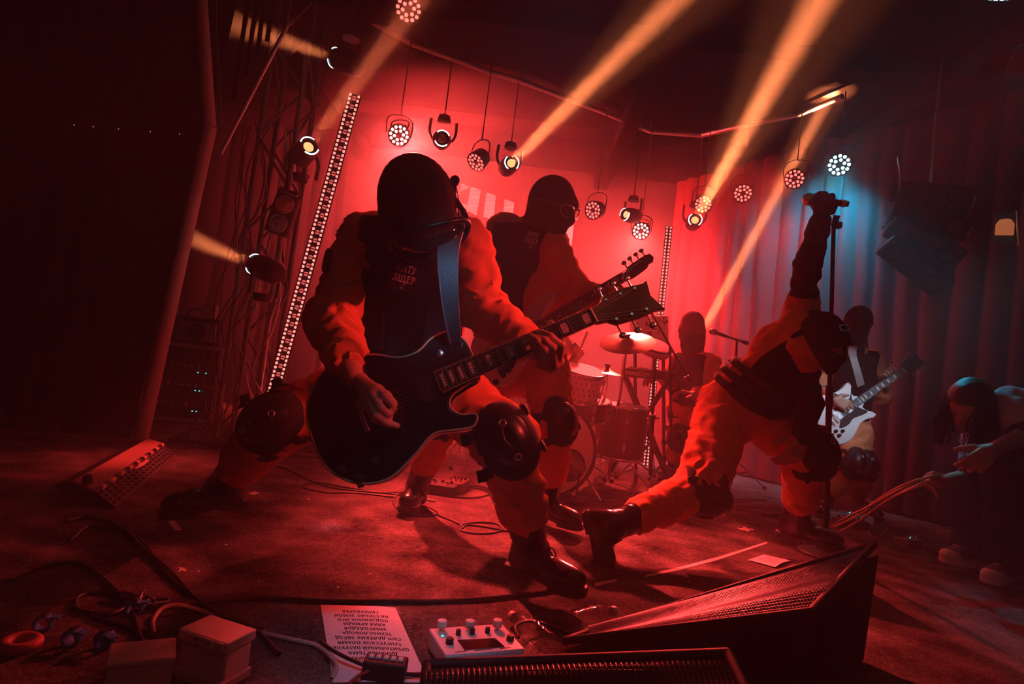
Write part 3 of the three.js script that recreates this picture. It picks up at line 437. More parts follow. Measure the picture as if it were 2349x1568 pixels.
// ---------------------------------------------------------------- guitars, built along x (bridge at 0, neck to +x), face to +z, bass side +y
const fretX = (scale, n) => scale * (1 - Math.pow(2, -n / 12));
function electric(name, label, o) {
  const t = thing(name, label, o.category || 'guitar'), S = o.scale, nut = S, end = S - fretX(S, o.frets), n = o.strings, fz = o.thick / 2 + 0.012;
  const [X, Y, Z] = o.basis; t.position.copy(o.bridge); t.quaternion.setFromRotationMatrix(new THREE.Matrix4().makeBasis(X, Y, Z));
  part('guitar_body', extrude(o.outline, o.thick, o.bevel || 0.006, true).translate(0, 0, -o.thick / 2), o.bodyMat, t);
  if (o.binding) { const c = new THREE.CatmullRomCurve3(o.outline.map((p) => V(p[0], p[1], o.thick / 2 - 0.003)), true, 'centripetal'); part('binding', new THREE.TubeGeometry(c, 160, 0.0032, 6, true), o.binding, t); }
  if (o.guard) part('pickguard', extrude(o.guard, 0.003, 0.001, true).translate(0, 0, o.thick / 2 + 0.0004), o.guardMat, t);
  // neck, fretboard, frets
  const wN = o.wNut, wE = o.wEnd, half = (x) => (wE + (wN - wE) * (x - end) / (nut - end)) / 2, neckStart = o.neckStart;
  { const s = new THREE.Shape(); for (let i = 0; i <= 12; i++) { const a = Math.PI + i / 12 * Math.PI; const p = [Math.cos(a) * 0.5, Math.sin(a) * 0.42]; i ? s.lineTo(p[0], p[1]) : s.moveTo(p[0], p[1]); } s.closePath();
    const g = new THREE.ExtrudeGeometry(s, { depth: nut - neckStart, bevelEnabled: false, steps: 6 }); const q = g.attributes.position; for (let i = 0; i < q.count; i++) { const x = neckStart + q.getZ(i), w = 2 * half(x); q.setXYZ(i, x, q.getX(i) * w, fz + q.getY(i) * 0.052); } g.computeVertexNormals(); part('neck', g, o.neckMat, t); }
  const fbG = (() => { const s = new THREE.Shape([[end, half(end)], [nut, half(nut)], [nut, -half(nut)], [end, -half(end)]].map((p) => new THREE.Vector2(p[0], p[1]))); return new THREE.ExtrudeGeometry(s, { depth: 0.006, bevelEnabled: false }).translate(0, 0, fz); })();
  part('fretboard', fbG, o.boardMat, t); if (o.binding) part('binding', [rod(V(end, half(end), fz + 0.004), V(nut, half(nut), fz + 0.004), 0.002, 0.002, 5), rod(V(end, -half(end), fz + 0.004), V(nut, -half(nut), fz + 0.004), 0.002, 0.002, 5)], o.binding, t);
  part('nut', box(0.005, wN, 0.005, 0.001), M.pearl.clone(), t).position.set(nut + 0.003, 0, fz + 0.008);
  for (let i = 1; i <= o.frets; i++) { const x = S - (S - 0) + (S - fretX(S, i)); const f = part('fret', rod(V(x, -half(x) + 0.001, fz + 0.0065), V(x, half(x) - 0.001, fz + 0.0065), 0.0013, 0.0013, 6), M.chrome, t); f.castShadow = false; }
  for (const i of o.inlays) { const x = S - (fretX(S, i) + fretX(S, i - 1)) / 2, w = (fretX(S, i) - fretX(S, i - 1)); if (o.inlay === 'block') part('inlay', extrude([[-w * 0.3, -half(x) * 0.62], [w * 0.22, -half(x) * 0.62], [w * 0.3, 0], [w * 0.26, half(x) * 0.62], [-w * 0.26, half(x) * 0.62], [-w * 0.32, half(x) * 0.1]], 0.0016, 0.0004).translate(x, 0, fz + 0.0052), M.pearl, t); else part('inlay', cyl(0.003, 0.003, 0.0016, 10).rotateX(Math.PI / 2).translate(x, 0, fz + 0.006), M.pearl, t); }
  // head
  const hg = extrude(o.head, 0.015, 0.002, o.headCurve).rotateY(R(o.headTilt || 8)).translate(nut, 0, fz - 0.016); part('headstock', hg, o.headMat || o.neckMat, t);
  const ht = Math.tan(R(-(o.headTilt || 8)));
  o.tuners.forEach(([x, y, s], i) => { const z = fz - 0.004 + x * ht, k = thingPart(t, 'tuning_machine'); k.position.set(nut + x, y, z); part('post', [cyl(0.004, 0.004, 0.02, 10).rotateX(Math.PI / 2), cyl(0.0065, 0.0065, 0.004, 12).rotateX(Math.PI / 2)], M.nickel, k); part('button', [rod(V(0, 0, -0.012), V(0, s * 0.034, -0.012), 0.003), mv(new THREE.SphereGeometry(0.011, 12, 8).scale(1, 0.8, 0.45), 0, s * 0.042, -0.012)], o.tunerMat || M.nickel, k); });
  // strings
  for (let i = 0; i < n; i++) { const u = (i / (n - 1) - 0.5) * 2, a = V(-0.02, u * 0.026, fz + 0.012), b = V(nut, u * wN * 0.4, fz + 0.011), tn = o.tuners[o.order ? o.order[i] : i % o.tuners.length]; part('string', [rod(a, b, o.stringR || 0.0008, o.stringR || 0.0008, 5), rod(b, V(nut + tn[0], tn[1], fz + tn[0] * ht + 0.004), o.stringR || 0.0008, o.stringR || 0.0008, 5)], M.nickel, t).castShadow = false; }
  for (const [x, w, hh, m] of o.pickups) { const k = part('pickup', [box(w, hh, 0.012, 0.003).translate(x, 0, o.thick / 2 + 0.006)], m || M.black, t); part('pickup_pole', Array.from({ length: n }, (_, i) => cyl(0.002, 0.002, 0.003, 8).rotateX(Math.PI / 2).translate(x + w * 0.22, ((i / (n - 1)) - 0.5) * 0.052, o.thick / 2 + 0.013)), M.nickel, k); }
  part('bridge', [box(0.014, 0.085, 0.012, 0.003).translate(0, 0, o.thick / 2 + 0.012), ...Array.from({ length: n }, (_, i) => box(0.009, 0.007, 0.006, 0.001).translate(0, ((i / (n - 1)) - 0.5) * 0.052, o.thick / 2 + 0.019))], M.nickel, t);
  if (o.tail) part('tailpiece', box(0.014, 0.09, 0.012, 0.004).translate(-0.035, 0, o.thick / 2 + 0.01), M.nickel, t);
  const knob = lathe([[0, 0.018], [0.009, 0.018], [0.0105, 0.015], [0.012, 0], [0, 0]], 18).rotateX(Math.PI / 2);
  for (const [x, y] of o.knobs) part('knob', knob, o.knobMat || M.black, t).position.set(x, y, o.thick / 2 + 0.001);
  if (o.toggle) part('switch', [lathe([[0.004, 0.004], [0.011, 0.003], [0.011, 0], [0, 0]], 18).rotateX(Math.PI / 2), rod(V(0, 0, 0), V(0.004, 0.002, 0.014), 0.0025)], M.nickel, t).position.set(o.toggle[0], o.toggle[1], o.thick / 2 + 0.001);
  for (const [x, y] of o.buttons || []) part('strap_button', cyl(0.006, 0.006, 0.016, 12).rotateX(Math.PI / 2), M.nickel, t).position.set(x, y, 0);
  return { t, fz, local: (p) => t.worldToLocal(p.clone()) };
}
function thingPart(parent, name) { const g = new THREE.Group(); g.name = numbered(name); parent.add(g); return g; }
function guitarBasis(a, b, normal) { const X = dirOf(a, b), Z = normal.clone().addScaledVector(X, -normal.dot(X)).normalize(); return [X, Z.clone().cross(X), Z]; }
// a flat strap through places, its width along `across`
function strapGeo(pts, across, w, th = 0.004) {
  const c = new THREE.CatmullRomCurve3(pts, false, 'centripetal'), n = 40, pos = [], idx = [], uv = [];
  for (let i = 0; i <= n; i++) { const t = i / n, p = c.getPoint(t), T = c.getTangent(t), wl = typeof w === 'function' ? w(t) : w; const ac = (typeof across === 'function' ? across(t) : across).clone(); ac.addScaledVector(T, -ac.dot(T)).normalize(); const nn = T.clone().cross(ac).normalize(); [[-1, 1], [1, 1], [1, -1], [-1, -1]].forEach(([a, b], j) => { const q = p.clone().addScaledVector(ac, a * wl / 2).addScaledVector(nn, b * th / 2); pos.push(q.x, q.y, q.z); uv.push(t * 1.2, a * 0.05); }); }
  for (let i = 0; i < n; i++) for (let j = 0; j < 4; j++) { const a = i * 4 + j, b = i * 4 + (j + 1) % 4; idx.push(a, b, b + 4, a, b + 4, a + 4); }
  idx.push(0, 2, 1, 0, 3, 2); const e = n * 4; idx.push(e, e + 1, e + 2, e, e + 2, e + 3);
  const g = new THREE.BufferGeometry(); g.setAttribute('position', new THREE.Float32BufferAttribute(pos, 3)); g.setAttribute('uv', new THREE.Float32BufferAttribute(uv, 2)); g.setIndex(idx); return toCreasedNormals(g, 0.6);
}
const singleCut = [[-0.168, 0], [-0.155, 0.085], [-0.1, 0.146], [-0.03, 0.166], [0.045, 0.143], [0.1, 0.11], [0.15, 0.104], [0.2, 0.124], [0.245, 0.122], [0.272, 0.085], [0.276, 0.03], [0.27, -0.022], [0.225, -0.032], [0.186, -0.042], [0.172, -0.064], [0.186, -0.092], [0.226, -0.112], [0.208, -0.134], [0.16, -0.124], [0.11, -0.112], [0.05, -0.14], [-0.03, -0.168], [-0.1, -0.148], [-0.155, -0.085]];
const doubleHorn = [[-0.155, 0], [-0.14, 0.085], [-0.085, 0.145], [-0.01, 0.16], [0.06, 0.138], [0.11, 0.12], [0.16, 0.122], [0.2, 0.13], [0.222, 0.122], [0.215, 0.1], [0.192, 0.075], [0.183, 0.045], [0.2, 0.028], [0.205, -0.028], [0.183, -0.045], [0.192, -0.072], [0.214, -0.1], [0.22, -0.123], [0.198, -0.13], [0.16, -0.118], [0.11, -0.114], [0.06, -0.136], [-0.01, -0.16], [-0.085, -0.145], [-0.14, -0.085]];
const offsetBody = [[-0.13, 0.02], [-0.12, 0.1], [-0.05, 0.165], [0.04, 0.16], [0.11, 0.11], [0.19, 0.1], [0.28, 0.14], [0.38, 0.16], [0.42, 0.14], [0.4, 0.105], [0.33, 0.075], [0.29, 0.035], [0.3, -0.035], [0.33, -0.085], [0.34, -0.12], [0.3, -0.145], [0.23, -0.13], [0.15, -0.105], [0.08, -0.13], [0, -0.17], [-0.08, -0.15], [-0.125, -0.07]];
const openHead = [[0, 0.021], [0.03, 0.026], [0.05, 0.042], [0.12, 0.047], [0.175, 0.04], [0.19, 0.045], [0.178, 0.0], [0.196, -0.05], [0.17, -0.044], [0.12, -0.047], [0.05, -0.042], [0.03, -0.026], [0, -0.021]];
const six = [[0.055, 0.03, 1], [0.1, 0.032, 1], [0.145, 0.033, 1], [0.145, -0.033, -1], [0.1, -0.032, -1], [0.055, -0.03, -1]];

// ---------------------------------------------------------------- the guitarist in front
const g1a = at(868, 947, 1.5), g1b = at(1356, 737, 1.57);
{
  const n = V(-0.02, 0.30, 0.95); const S = g1a.distanceTo(g1b);
  const G = electric('electric_guitar', 'glossy black single-cutaway electric guitar with block inlays, held low by the bent guitarist in front', {
    scale: S, frets: 22, strings: 6, thick: 0.048, outline: singleCut, bodyMat: M.lacquer, binding: std({ color: rgb(0.4, 0.25, 0.14), roughness: 0.45 }), basis: guitarBasis(g1a, g1b, n), bridge: g1a, wNut: 0.043, wEnd: 0.057, neckStart: 0.2, neckMat: M.lacquer, boardMat: M.ebony, inlay: 'block', inlays: [1, 3, 5, 7, 9, 12, 15, 17, 19, 21], head: openHead, headTilt: 10, headMat: M.lacquer, tuners: six, order: [5, 4, 3, 2, 1, 0], pickups: [[0.03, 0.038, 0.07], [0.135, 0.038, 0.07]], tail: true, knobs: [[-0.085, -0.06], [-0.045, -0.118], [-0.125, -0.105], [-0.09, -0.14]], toggle: [0.2, 0.075], buttons: [[0.262, 0.118], [-0.172, 0]], tunerMat: M.nickel,
  });
  part('output_jack', cyl(0.008, 0.008, 0.012, 14), M.nickel, G.t).position.set(-0.1, -0.152, 0);
  // strap over the shoulder
  const L = (x, y, d) => G.local(at(x, y, d));
  const sg = strapGeo([L(1048, 826, 1.56), L(1040, 760, 1.5), L(1030, 660, 1.46), L(1028, 575, 1.48), L(1042, 520, 1.56), L(1035, 490, 1.72)], G.local(at(1200, 700, 1.5)).sub(G.local(at(1000, 700, 1.5))), (t) => t < 0.08 ? 0.02 + t * 0.15 : 0.031 + 0.023 * Math.min(1, (t - 0.08) / 0.5), 0.006);
  const st = part('strap', sg, M.strap, G.t, 'wide black leather shoulder strap');
  M.thread = std({ color: rgb(0.35, 0.38, 0.42), roughness: 0.7 });
  const stitches = []; { const c = new THREE.CatmullRomCurve3([L(1034, 790, 1.512), L(1023, 740, 1.48), L(1010, 660, 1.45), L(1008, 575, 1.47)], false, 'centripetal'); for (let i = 0; i < 70; i++) { const a = c.getPoint(i / 70), b = c.getPoint((i + 0.55) / 70); stitches.push(rod(a, b, 0.0007, 0.0007, 4)); } } part('stitching', merge(stitches), M.thread, st);
}
const one = {
  handL: handChains(at(1262, 838, 1.61), [[[1282, 828, 1.56], [1288, 792, 1.488], [1264, 772, 1.478], [1244, 762, 1.5]], [[1272, 835, 1.555], [1268, 797, 1.482], [1250, 780, 1.472], [1234, 774, 1.498]], [[1258, 838, 1.555], [1249, 802, 1.478], [1233, 783, 1.47], [1220, 770, 1.496]], [[1243, 836, 1.56], [1234, 808, 1.482], [1222, 788, 1.475], [1214, 772, 1.498]], [[1246, 812, 1.64], [1250, 780, 1.645], [1258, 758, 1.635], [1264, 742, 1.62]]]),
  handR: handChains(at(826, 872, 1.47), [[[862, 893, 1.43], [882, 908, 1.41], [894, 921, 1.415], [904, 936, 1.425]], [[856, 907, 1.42], [874, 936, 1.39], [888, 948, 1.405], [897, 946, 1.425]], [[849, 921, 1.42], [863, 953, 1.39], [879, 964, 1.405], [894, 957, 1.425]], [[842, 932, 1.425], [860, 960, 1.40], [886, 970, 1.41], [910, 976, 1.425]], [[846, 886, 1.47], [868, 892, 1.465], [888, 908, 1.455], [903, 926, 1.445]]]),
};
const P1 = person('person in orange overalls, vest and stocking mask, lunging low over the black guitar', {
  head: [962, 486, 1.56], f: V(0.48, -0.74, 0.46), u: V(-0.06, 0.6, 0.8), neck: [948, 525, 1.73], shR: [828, 552, 1.80], shL: [1072, 560, 1.80], elR: [762, 735, 1.66], elL: [1112, 712, 1.80], wrR: [806, 852, 1.49], wrL: [1218, 800, 1.68], hipR: [878, 868, 1.98], hipL: [1000, 872, 1.96], knR: [640, 968, 1.86], knL: [1160, 1010, 1.79], anR: [508, 1112, 2.28], anL: [1225, 1262, 2.04],
  toeR: V(-0.62, -0.06, 0.75), toeL: V(0.8, 0.0, 0.6),
}, {
  front: V(0.08, -0.12, 1), h: 0.0105, handL: one.handL, handR: one.handR, handCell: 0.0032, handBlend: 0.006, sleeve: [0.9, 0.85], vest: { low: 0.03, depth: 1.62, pouches: [[0.42, -0.1, 0.1, 0.14, 0.05], [0.42, 0.11, 0.1, 0.14, 0.05], [0.72, 0.12, 0.09, 0.07, 0.03]], patch: [922, 632, 0.088, 'М.'], up: V(0.12, 0.95, 0.1) },
  mask: { ribs: true, grow: 0.012, mat: std({ color: rgb(0.09, 0.05, 0.05), roughness: 0.9 }) }, pads: true, padR: V(-0.25, 0.05, 0.95), padL: V(0.12, 0.12, 0.98), padScale: 1.0, headScale: 1.13, shaft: 0.19,
});
{ // goggles pushed down on the face, cords and knot of the mask, sleeve badge
  const { hd, t, add } = P1, q = hd.q;
  const gog = thingPart(t, 'goggles'), rel = (p) => p.clone().sub(P1.base);
  const lens = mesher([egg(q(0, 0.0, 0.07), hd.X, hd.Y, hd.Z, 0.088, 0.045, 0.062)], { h: 0.006, cuts: [(x, y, z) => 0.055 - V(x, y, z).sub(q(0, 0, 0)).dot(hd.Z)] }); lens.translate(-P1.base.x, -P1.base.y, -P1.base.z); part('lens', lens, phys({ color: rgb(0.02, 0.015, 0.015), roughness: 0.08, clearcoat: 1 }), gog);
  const rim = []; for (let i = 0; i < 30; i++) { const a = i / 30 * 2 * Math.PI; rim.push(rel(q(0.092 * Math.cos(a), 0.05 * Math.sin(a) * (Math.sin(a) < 0 && Math.abs(Math.cos(a)) < 0.3 ? 0.75 : 1), 0.078 + 0.03 * (1 - Math.cos(a) ** 2) * 0.8))); } part('frame', tube(rim, 0.0085, 90, 8, true), M.shell, gog);
  const band = []; for (let i = 0; i <= 16; i++) { const a = i / 16 * Math.PI; band.push(rel(q(0.097 * Math.cos(a), 0.0 + 0.012 * Math.sin(a), 0.06 - 0.185 * Math.sin(a)))); } part('band', strapGeo(band, hd.Y, 0.03, 0.004), M.black, gog);
  add('mask_knot', [mesher([ball(at(1044, 412, 1.53), 0.012), ball(at(1040, 420, 1.53), 0.011)], { h: 0.004, k: 0.01 })], M.mask);
  for (const k of [0, 1, 2]) add('mask_cord', tube([at(1043, 418, 1.53), at(1041 + k * 5, 450, 1.52), at(1038 + k * 7, 485, 1.51), at(1036 + k * 6, 520, 1.55)], 0.0016, 14, 5), M.black);
  add('mask_cord', tube([at(895, 385, 1.55), at(880, 430, 1.6), at(868, 470, 1.66), at(868, 500, 1.7)], 0.0018, 14, 5), M.black);
  add('sleeve_badge', place(extrude([[-0.02, -0.03], [0.02, -0.03], [0.026, 0], [0.02, 0.03], [-0.02, 0.03], [-0.026, 0]], 0.004, 0.001, true), at(752, 598, 1.655), V(-0.75, 0.0, 0.65), V(0.1, 1, 0.2)), M.mask);
}

// ---------------------------------------------------------------- the bassist behind
const b1a = at(1135, 820, 2.5), b1b = at(1432, 640, 2.42);
{
  const S = b1a.distanceTo(b1b);
  const jz = [[0, 0.02], [0.03, 0.024], [0.05, 0.04], [0.12, 0.046], [0.17, 0.05], [0.2, 0.042], [0.207, 0.012], [0.19, -0.006], [0.165, -0.004], [0.14, -0.02], [0.09, -0.026], [0.04, -0.03], [0, -0.02]];
  const k = S / 0.86;
  const B = electric('bass_guitar', 'pale offset bass guitar with black pickguard and rosewood neck, half hidden behind the bent guitarist', {
    category: 'bass guitar', scale: S, frets: 20, strings: 4, thick: 0.044, outline: offsetBody.map(([x, y]) => [x * k * 1.1 + 0.02, y * k * 1.05]), bodyMat: phys({ color: rgb(0.5, 0.48, 0.5), roughness: 0.25, clearcoat: 0.8 }), guard: [[-0.02, -0.1], [0.02, -0.03], [0.05, 0.05], [0.15, 0.07], [0.26, 0.1], [0.27, 0.04], [0.27, -0.04], [0.24, -0.08], [0.14, -0.075], [0.06, -0.12]].map(([x, y]) => [x * k, y * k]), guardMat: M.lacquer, basis: guitarBasis(b1a, b1b, V(0.0, 0.28, 0.96)), bridge: b1a, wNut: 0.04, wEnd: 0.06, neckStart: 0.22 * k, neckMat: M.maple, boardMat: M.rosewood, inlay: 'dot', inlays: [3, 5, 7, 9, 12, 15, 17], head: jz.map(([x, y]) => [x * k * 0.95, y * k]), headTilt: 5, headCurve: false, headMat: M.rosewood, tuners: [[0.045, 0.018, 1], [0.085, 0.024, 1], [0.125, 0.027, 1], [0.162, 0.03, 1]].map(([x, y, s]) => [x * k, y * k, s]), order: [0, 1, 2, 3], stringR: 0.0013, pickups: [[0.11 * k, 0.03, 0.09], [0.19 * k, 0.03, 0.09]], knobs: [[0.0, -0.09], [-0.04, -0.1], [0.03, -0.085]], tunerMat: M.steel,
  });
}
const P2 = person('person in orange overalls, black mask and glasses, playing the pale bass guitar', {
  head: [1266, 472, 2.62], f: V(0.8, -0.35, 0.5), u: V(0.18, 0.92, 0.3), neck: [1228, 530, 2.72], shR: [1152, 528, 2.82], shL: [1272, 570, 2.64], elR: [1092, 690, 2.9], elL: [1318, 672, 2.66], wrR: [1128, 790, 2.62], wrL: [1382, 688, 2.5], hipR: [1172, 842, 2.86], hipL: [1246, 846, 2.8], knR: [1012, 958, 2.78], knL: [1272, 965, 2.62], anR: [958, 1112, 3.02], anL: [1258, 1148, 2.96],
  toeR: V(-0.1, -0.02, 1), toeL: V(0.75, 0, 0.66),
}, {
  front: V(0.35, -0.05, 0.93), h: 0.0125, sleeve: [0.9, 0.9], vest: { low: 0.08, depth: 2.5, pouches: [[0.4, -0.02, 0.11, 0.12, 0.04]], patch: [1234, 545, 0.085, 'РИ'], up: V(0.02, 1, 0.0) }, mask: { grow: 0.012 }, pads: true, padR: V(-0.2, 0.15, 0.95), padL: V(0.55, 0.1, 0.8), padScale: 0.95, laces: true,
  handL: handChains(at(1404, 702, 2.5), [[[1420, 684, 2.47], [1424, 660, 2.41], [1414, 644, 2.39], [1408, 640, 2.4]], [[1410, 690, 2.47], [1405, 664, 2.41], [1398, 655, 2.39], [1394, 656, 2.4]], [[1398, 696, 2.47], [1390, 672, 2.42], [1384, 664, 2.4], [1380, 664, 2.41]], [[1388, 702, 2.47], [1376, 680, 2.43], [1372, 673, 2.41], [1369, 672, 2.42]], [[1398, 690, 2.52], [1402, 664, 2.52], [1406, 652, 2.5], [1408, 644, 2.49]]]),
  handR: handPrims(at(1128, 790, 2.62), V(0.5, -0.35, 0.5), V(0.4, 0.7, 0.1), V(0, -0.2, -1), [40, 50, 55, 60]),
});
{ // glasses
  const { hd, t, base } = P2, q = hd.q, rel = (p) => p.clone().sub(base), gl = thingPart(t, 'glasses');
  part('frame', [tube([rel(q(0.01, 0.02, 0.118)), rel(q(0.04, 0.03, 0.115)), rel(q(0.07, 0.025, 0.1)), rel(q(0.075, -0.005, 0.098)), rel(q(0.045, -0.02, 0.115)), rel(q(0.012, -0.01, 0.12))], 0.003, 40, 6, true), tube([rel(q(-0.01, 0.02, 0.118)), rel(q(-0.04, 0.03, 0.115)), rel(q(-0.07, 0.025, 0.1)), rel(q(-0.075, -0.005, 0.098)), rel(q(-0.045, -0.02, 0.115)), rel(q(-0.012, -0.01, 0.12))], 0.003, 40, 6, true), rod(rel(q(0.075, 0.02, 0.098)), rel(q(0.095, 0.012, -0.03)), 0.003), rod(rel(q(-0.075, 0.02, 0.098)), rel(q(-0.095, 0.012, -0.03)), 0.003), rod(rel(q(0.01, 0.012, 0.12)), rel(q(-0.01, 0.012, 0.12)), 0.003)], M.nickel, gl);
}

// ---------------------------------------------------------------- the singer with the raised arm
const micGrip = [[[1893, 458, 2.70], [1908, 450, 2.66], [1912, 466, 2.63], [1902, 480, 2.64]], [[1884, 456, 2.70], [1892, 446, 2.65], [1898, 462, 2.62], [1890, 478, 2.63]], [[1874, 458, 2.71], [1880, 446, 2.66], [1885, 460, 2.63], [1880, 478, 2.64]], [[1866, 464, 2.72], [1868, 452, 2.67], [1872, 464, 2.64], [1870, 480, 2.65]], [[1900, 480, 2.72], [1912, 474, 2.67], [1908, 484, 2.63], [1898, 488, 2.62]]];
const P3 = person('person in orange overalls with black undersleeves, lunging low with one arm raised to a microphone', {
  head: [1888, 782, 2.62], f: V(0.35, -0.45, 0.82), u: V(-0.12, 0.88, 0.45), neck: [1858, 748, 2.78], shR: [1838, 716, 2.92], shL: [1842, 800, 2.68], elR: [1854, 604, 2.78], elL: [1856, 922, 2.68], wrR: [1882, 508, 2.74], wrL: [1842, 1000, 2.66], hipR: [1664, 936, 2.94], hipL: [1726, 934, 2.92], knR: [1608, 1118, 2.74], knL: [1848, 1036, 2.80], anR: [1398, 1216, 2.5], anL: [1832, 1196, 2.96],
  toeR: V(0.30, -0.92, 0.25), toeL: V(0.75, 0, 0.66),
}, {
  front: V(0.42, -0.72, 0.55), h: 0.0115, sleeve: [0, 0], upper: [0.3, 0.3], hem: 0.66, baggy: 1.22, vest: { low: 0.04, side: 0.16, depth: 2.6, pouches: [[0.45, -0.08, 0.1, 0.13, 0.05], [0.45, 0.08, 0.1, 0.13, 0.05]] }, vestCuts: (ax, f, pel, ch) => [planeCut(lerpV(pel, ch, 0.5).addScaledVector(f, 0.0), f.clone().negate())], mask: { grow: 0.01, eyes: true, mat: M.mask },
  pads: true, padR: V(-0.1, -0.7, 0.7), padL: V(0.55, 0.1, 0.82), padScale: 1.15, padOut: 0.055, soleUpR: V(0.86, 0.34, 0.38), laces: true, shaft: 0.15, collar: true,
  handR: handChains(at(1884, 496, 2.74), micGrip),
  handL: handPrims(at(1842, 1004, 2.66), V(-0.5, -0.85, 0.2), V(-0.6, 0.5, 0.5), V(-0.2, -0.3, -1), [30, 35, 40, 45]),
});
{
  const { t, add, hd, J, base } = P3, q = hd.q, rel = (p) => p.clone().sub(base);
  // long black undersleeves and a glove on the raised arm
  add('undersleeve', mesher([cap(lerpV(J.shR, J.elR, 0.12), J.elR, 0.062, 0.055, FA), cap(J.elR, J.wrR, 0.055, 0.044, FA)], { h: 0.011, k: 0.03, folds: 0.8 }), M.black);
  add('undersleeve', mesher([cap(lerpV(J.shL, J.elL, 0.12), J.elL, 0.06, 0.053, FA), cap(J.elL, J.wrL, 0.053, 0.043, FA)], { h: 0.011, k: 0.03, folds: 0.8 }), M.black);
  add('glove', mesher([cap(lerpV(J.elR, J.wrR, 0.82), J.wrR, 0.047, 0.04), cap(J.wrR, at(1884, 492, 2.74), 0.036, 0.03), ...handChains(at(1884, 496, 2.74), micGrip)], { h: 0.005, k: 0.01, grow: 0.0035 }), M.black);
  // webbing belts round the waist with slots
  for (const d of [0.07, 0.125, 0.18]) { const c = P3.pel.clone().addScaledVector(P3.ax, d); add('webbing_belt', mesher(P3.torso(0.046), { h: 0.011, k: 0.045, cuts: [planeCut(c.clone().addScaledVector(P3.ax, 0.018), P3.ax), planeCut(c.clone().addScaledVector(P3.ax, -0.018), P3.ax.clone().negate())] }), M.black); }
  // cap strap and buckle over the mask
  const buckle = [[-0.018, -0.012], [0.018, -0.012], [0.018, 0.012], [-0.018, 0.012]]; add('mask_buckle', place(new THREE.ExtrudeGeometry((() => { const s = new THREE.Shape(buckle.map((p) => new THREE.Vector2(p[0] * 1.25, p[1] * 1.3))); s.holes.push(new THREE.Path(buckle.map((p) => new THREE.Vector2(p[0] * 0.9, p[1] * 0.85)))); return s; })(), { depth: 0.004, bevelEnabled: false }), q(0.01, 0.098, 0.074), q(0.0, 0.098, 0.074).sub(J.head), V(-0.2, 1, 0)), M.nickel);
}
// ---------------------------------------------------------------- the white guitar player at the curtain
const s1a = at(1912, 958, 4.12), s1b = at(2066, 852, 4.2);
{
  const S = s1a.distanceTo(s1b), k = S / 0.628;
  const G = electric('electric_guitar', 'white double-horned electric guitar with black pickguard, in front of the red curtain', {
    scale: S, frets: 22, strings: 6, thick: 0.036, outline: doubleHorn.map(([x, y]) => [x * k * 1.18, y * k * 1.12]), bodyMat: M.white, guard: [[-0.02, -0.075], [0.03, -0.02], [0.03, 0.045], [0.09, 0.055], [0.16, 0.05], [0.2, 0.08], [0.17, 0.03], [0.17, -0.03], [0.2, -0.09], [0.16, -0.09], [0.09, -0.075], [0.04, -0.09]].map(([x, y]) => [x * k * 1.1, y * k]), guardMat: M.lacquer, basis: guitarBasis(s1a, s1b, V(-0.1, 0.2, 0.95)), bridge: s1a, wNut: 0.043 * k, wEnd: 0.056 * k, neckStart: 0.17, neckMat: M.white, boardMat: M.ebony, inlay: 'block', inlays: [3, 5, 7, 9, 12, 15, 17, 19], head: openHead.map(([x, y]) => [x * k, y * k]), headMat: M.lacquer, tuners: six.map(([x, y, s]) => [x * k, y * k, s]), order: [5, 4, 3, 2, 1, 0], pickups: [[0.03, 0.036, 0.065, M.nickel], [0.115, 0.036, 0.065, M.nickel]], tail: true, knobs: [[-0.02, -0.1], [-0.06, -0.11], [-0.06, -0.075], [-0.1, -0.08]], tunerMat: M.nickel, buttons: [[-0.18, 0]],
  });
  const L = (x, y, d) => G.local(at(x, y, d));
  part('strap', strapGeo([L(1975, 884, 4.14), L(1966, 850, 4.1), L(1956, 815, 4.12), L(1958, 792, 4.3)], G.local(at(2000, 840, 4.1)).sub(G.local(at(1900, 850, 4.1))), 0.05, 0.005), std({ color: rgb(0.3, 0.28, 0.28), roughness: 0.7 }), G.t, 'grey shoulder strap');
}
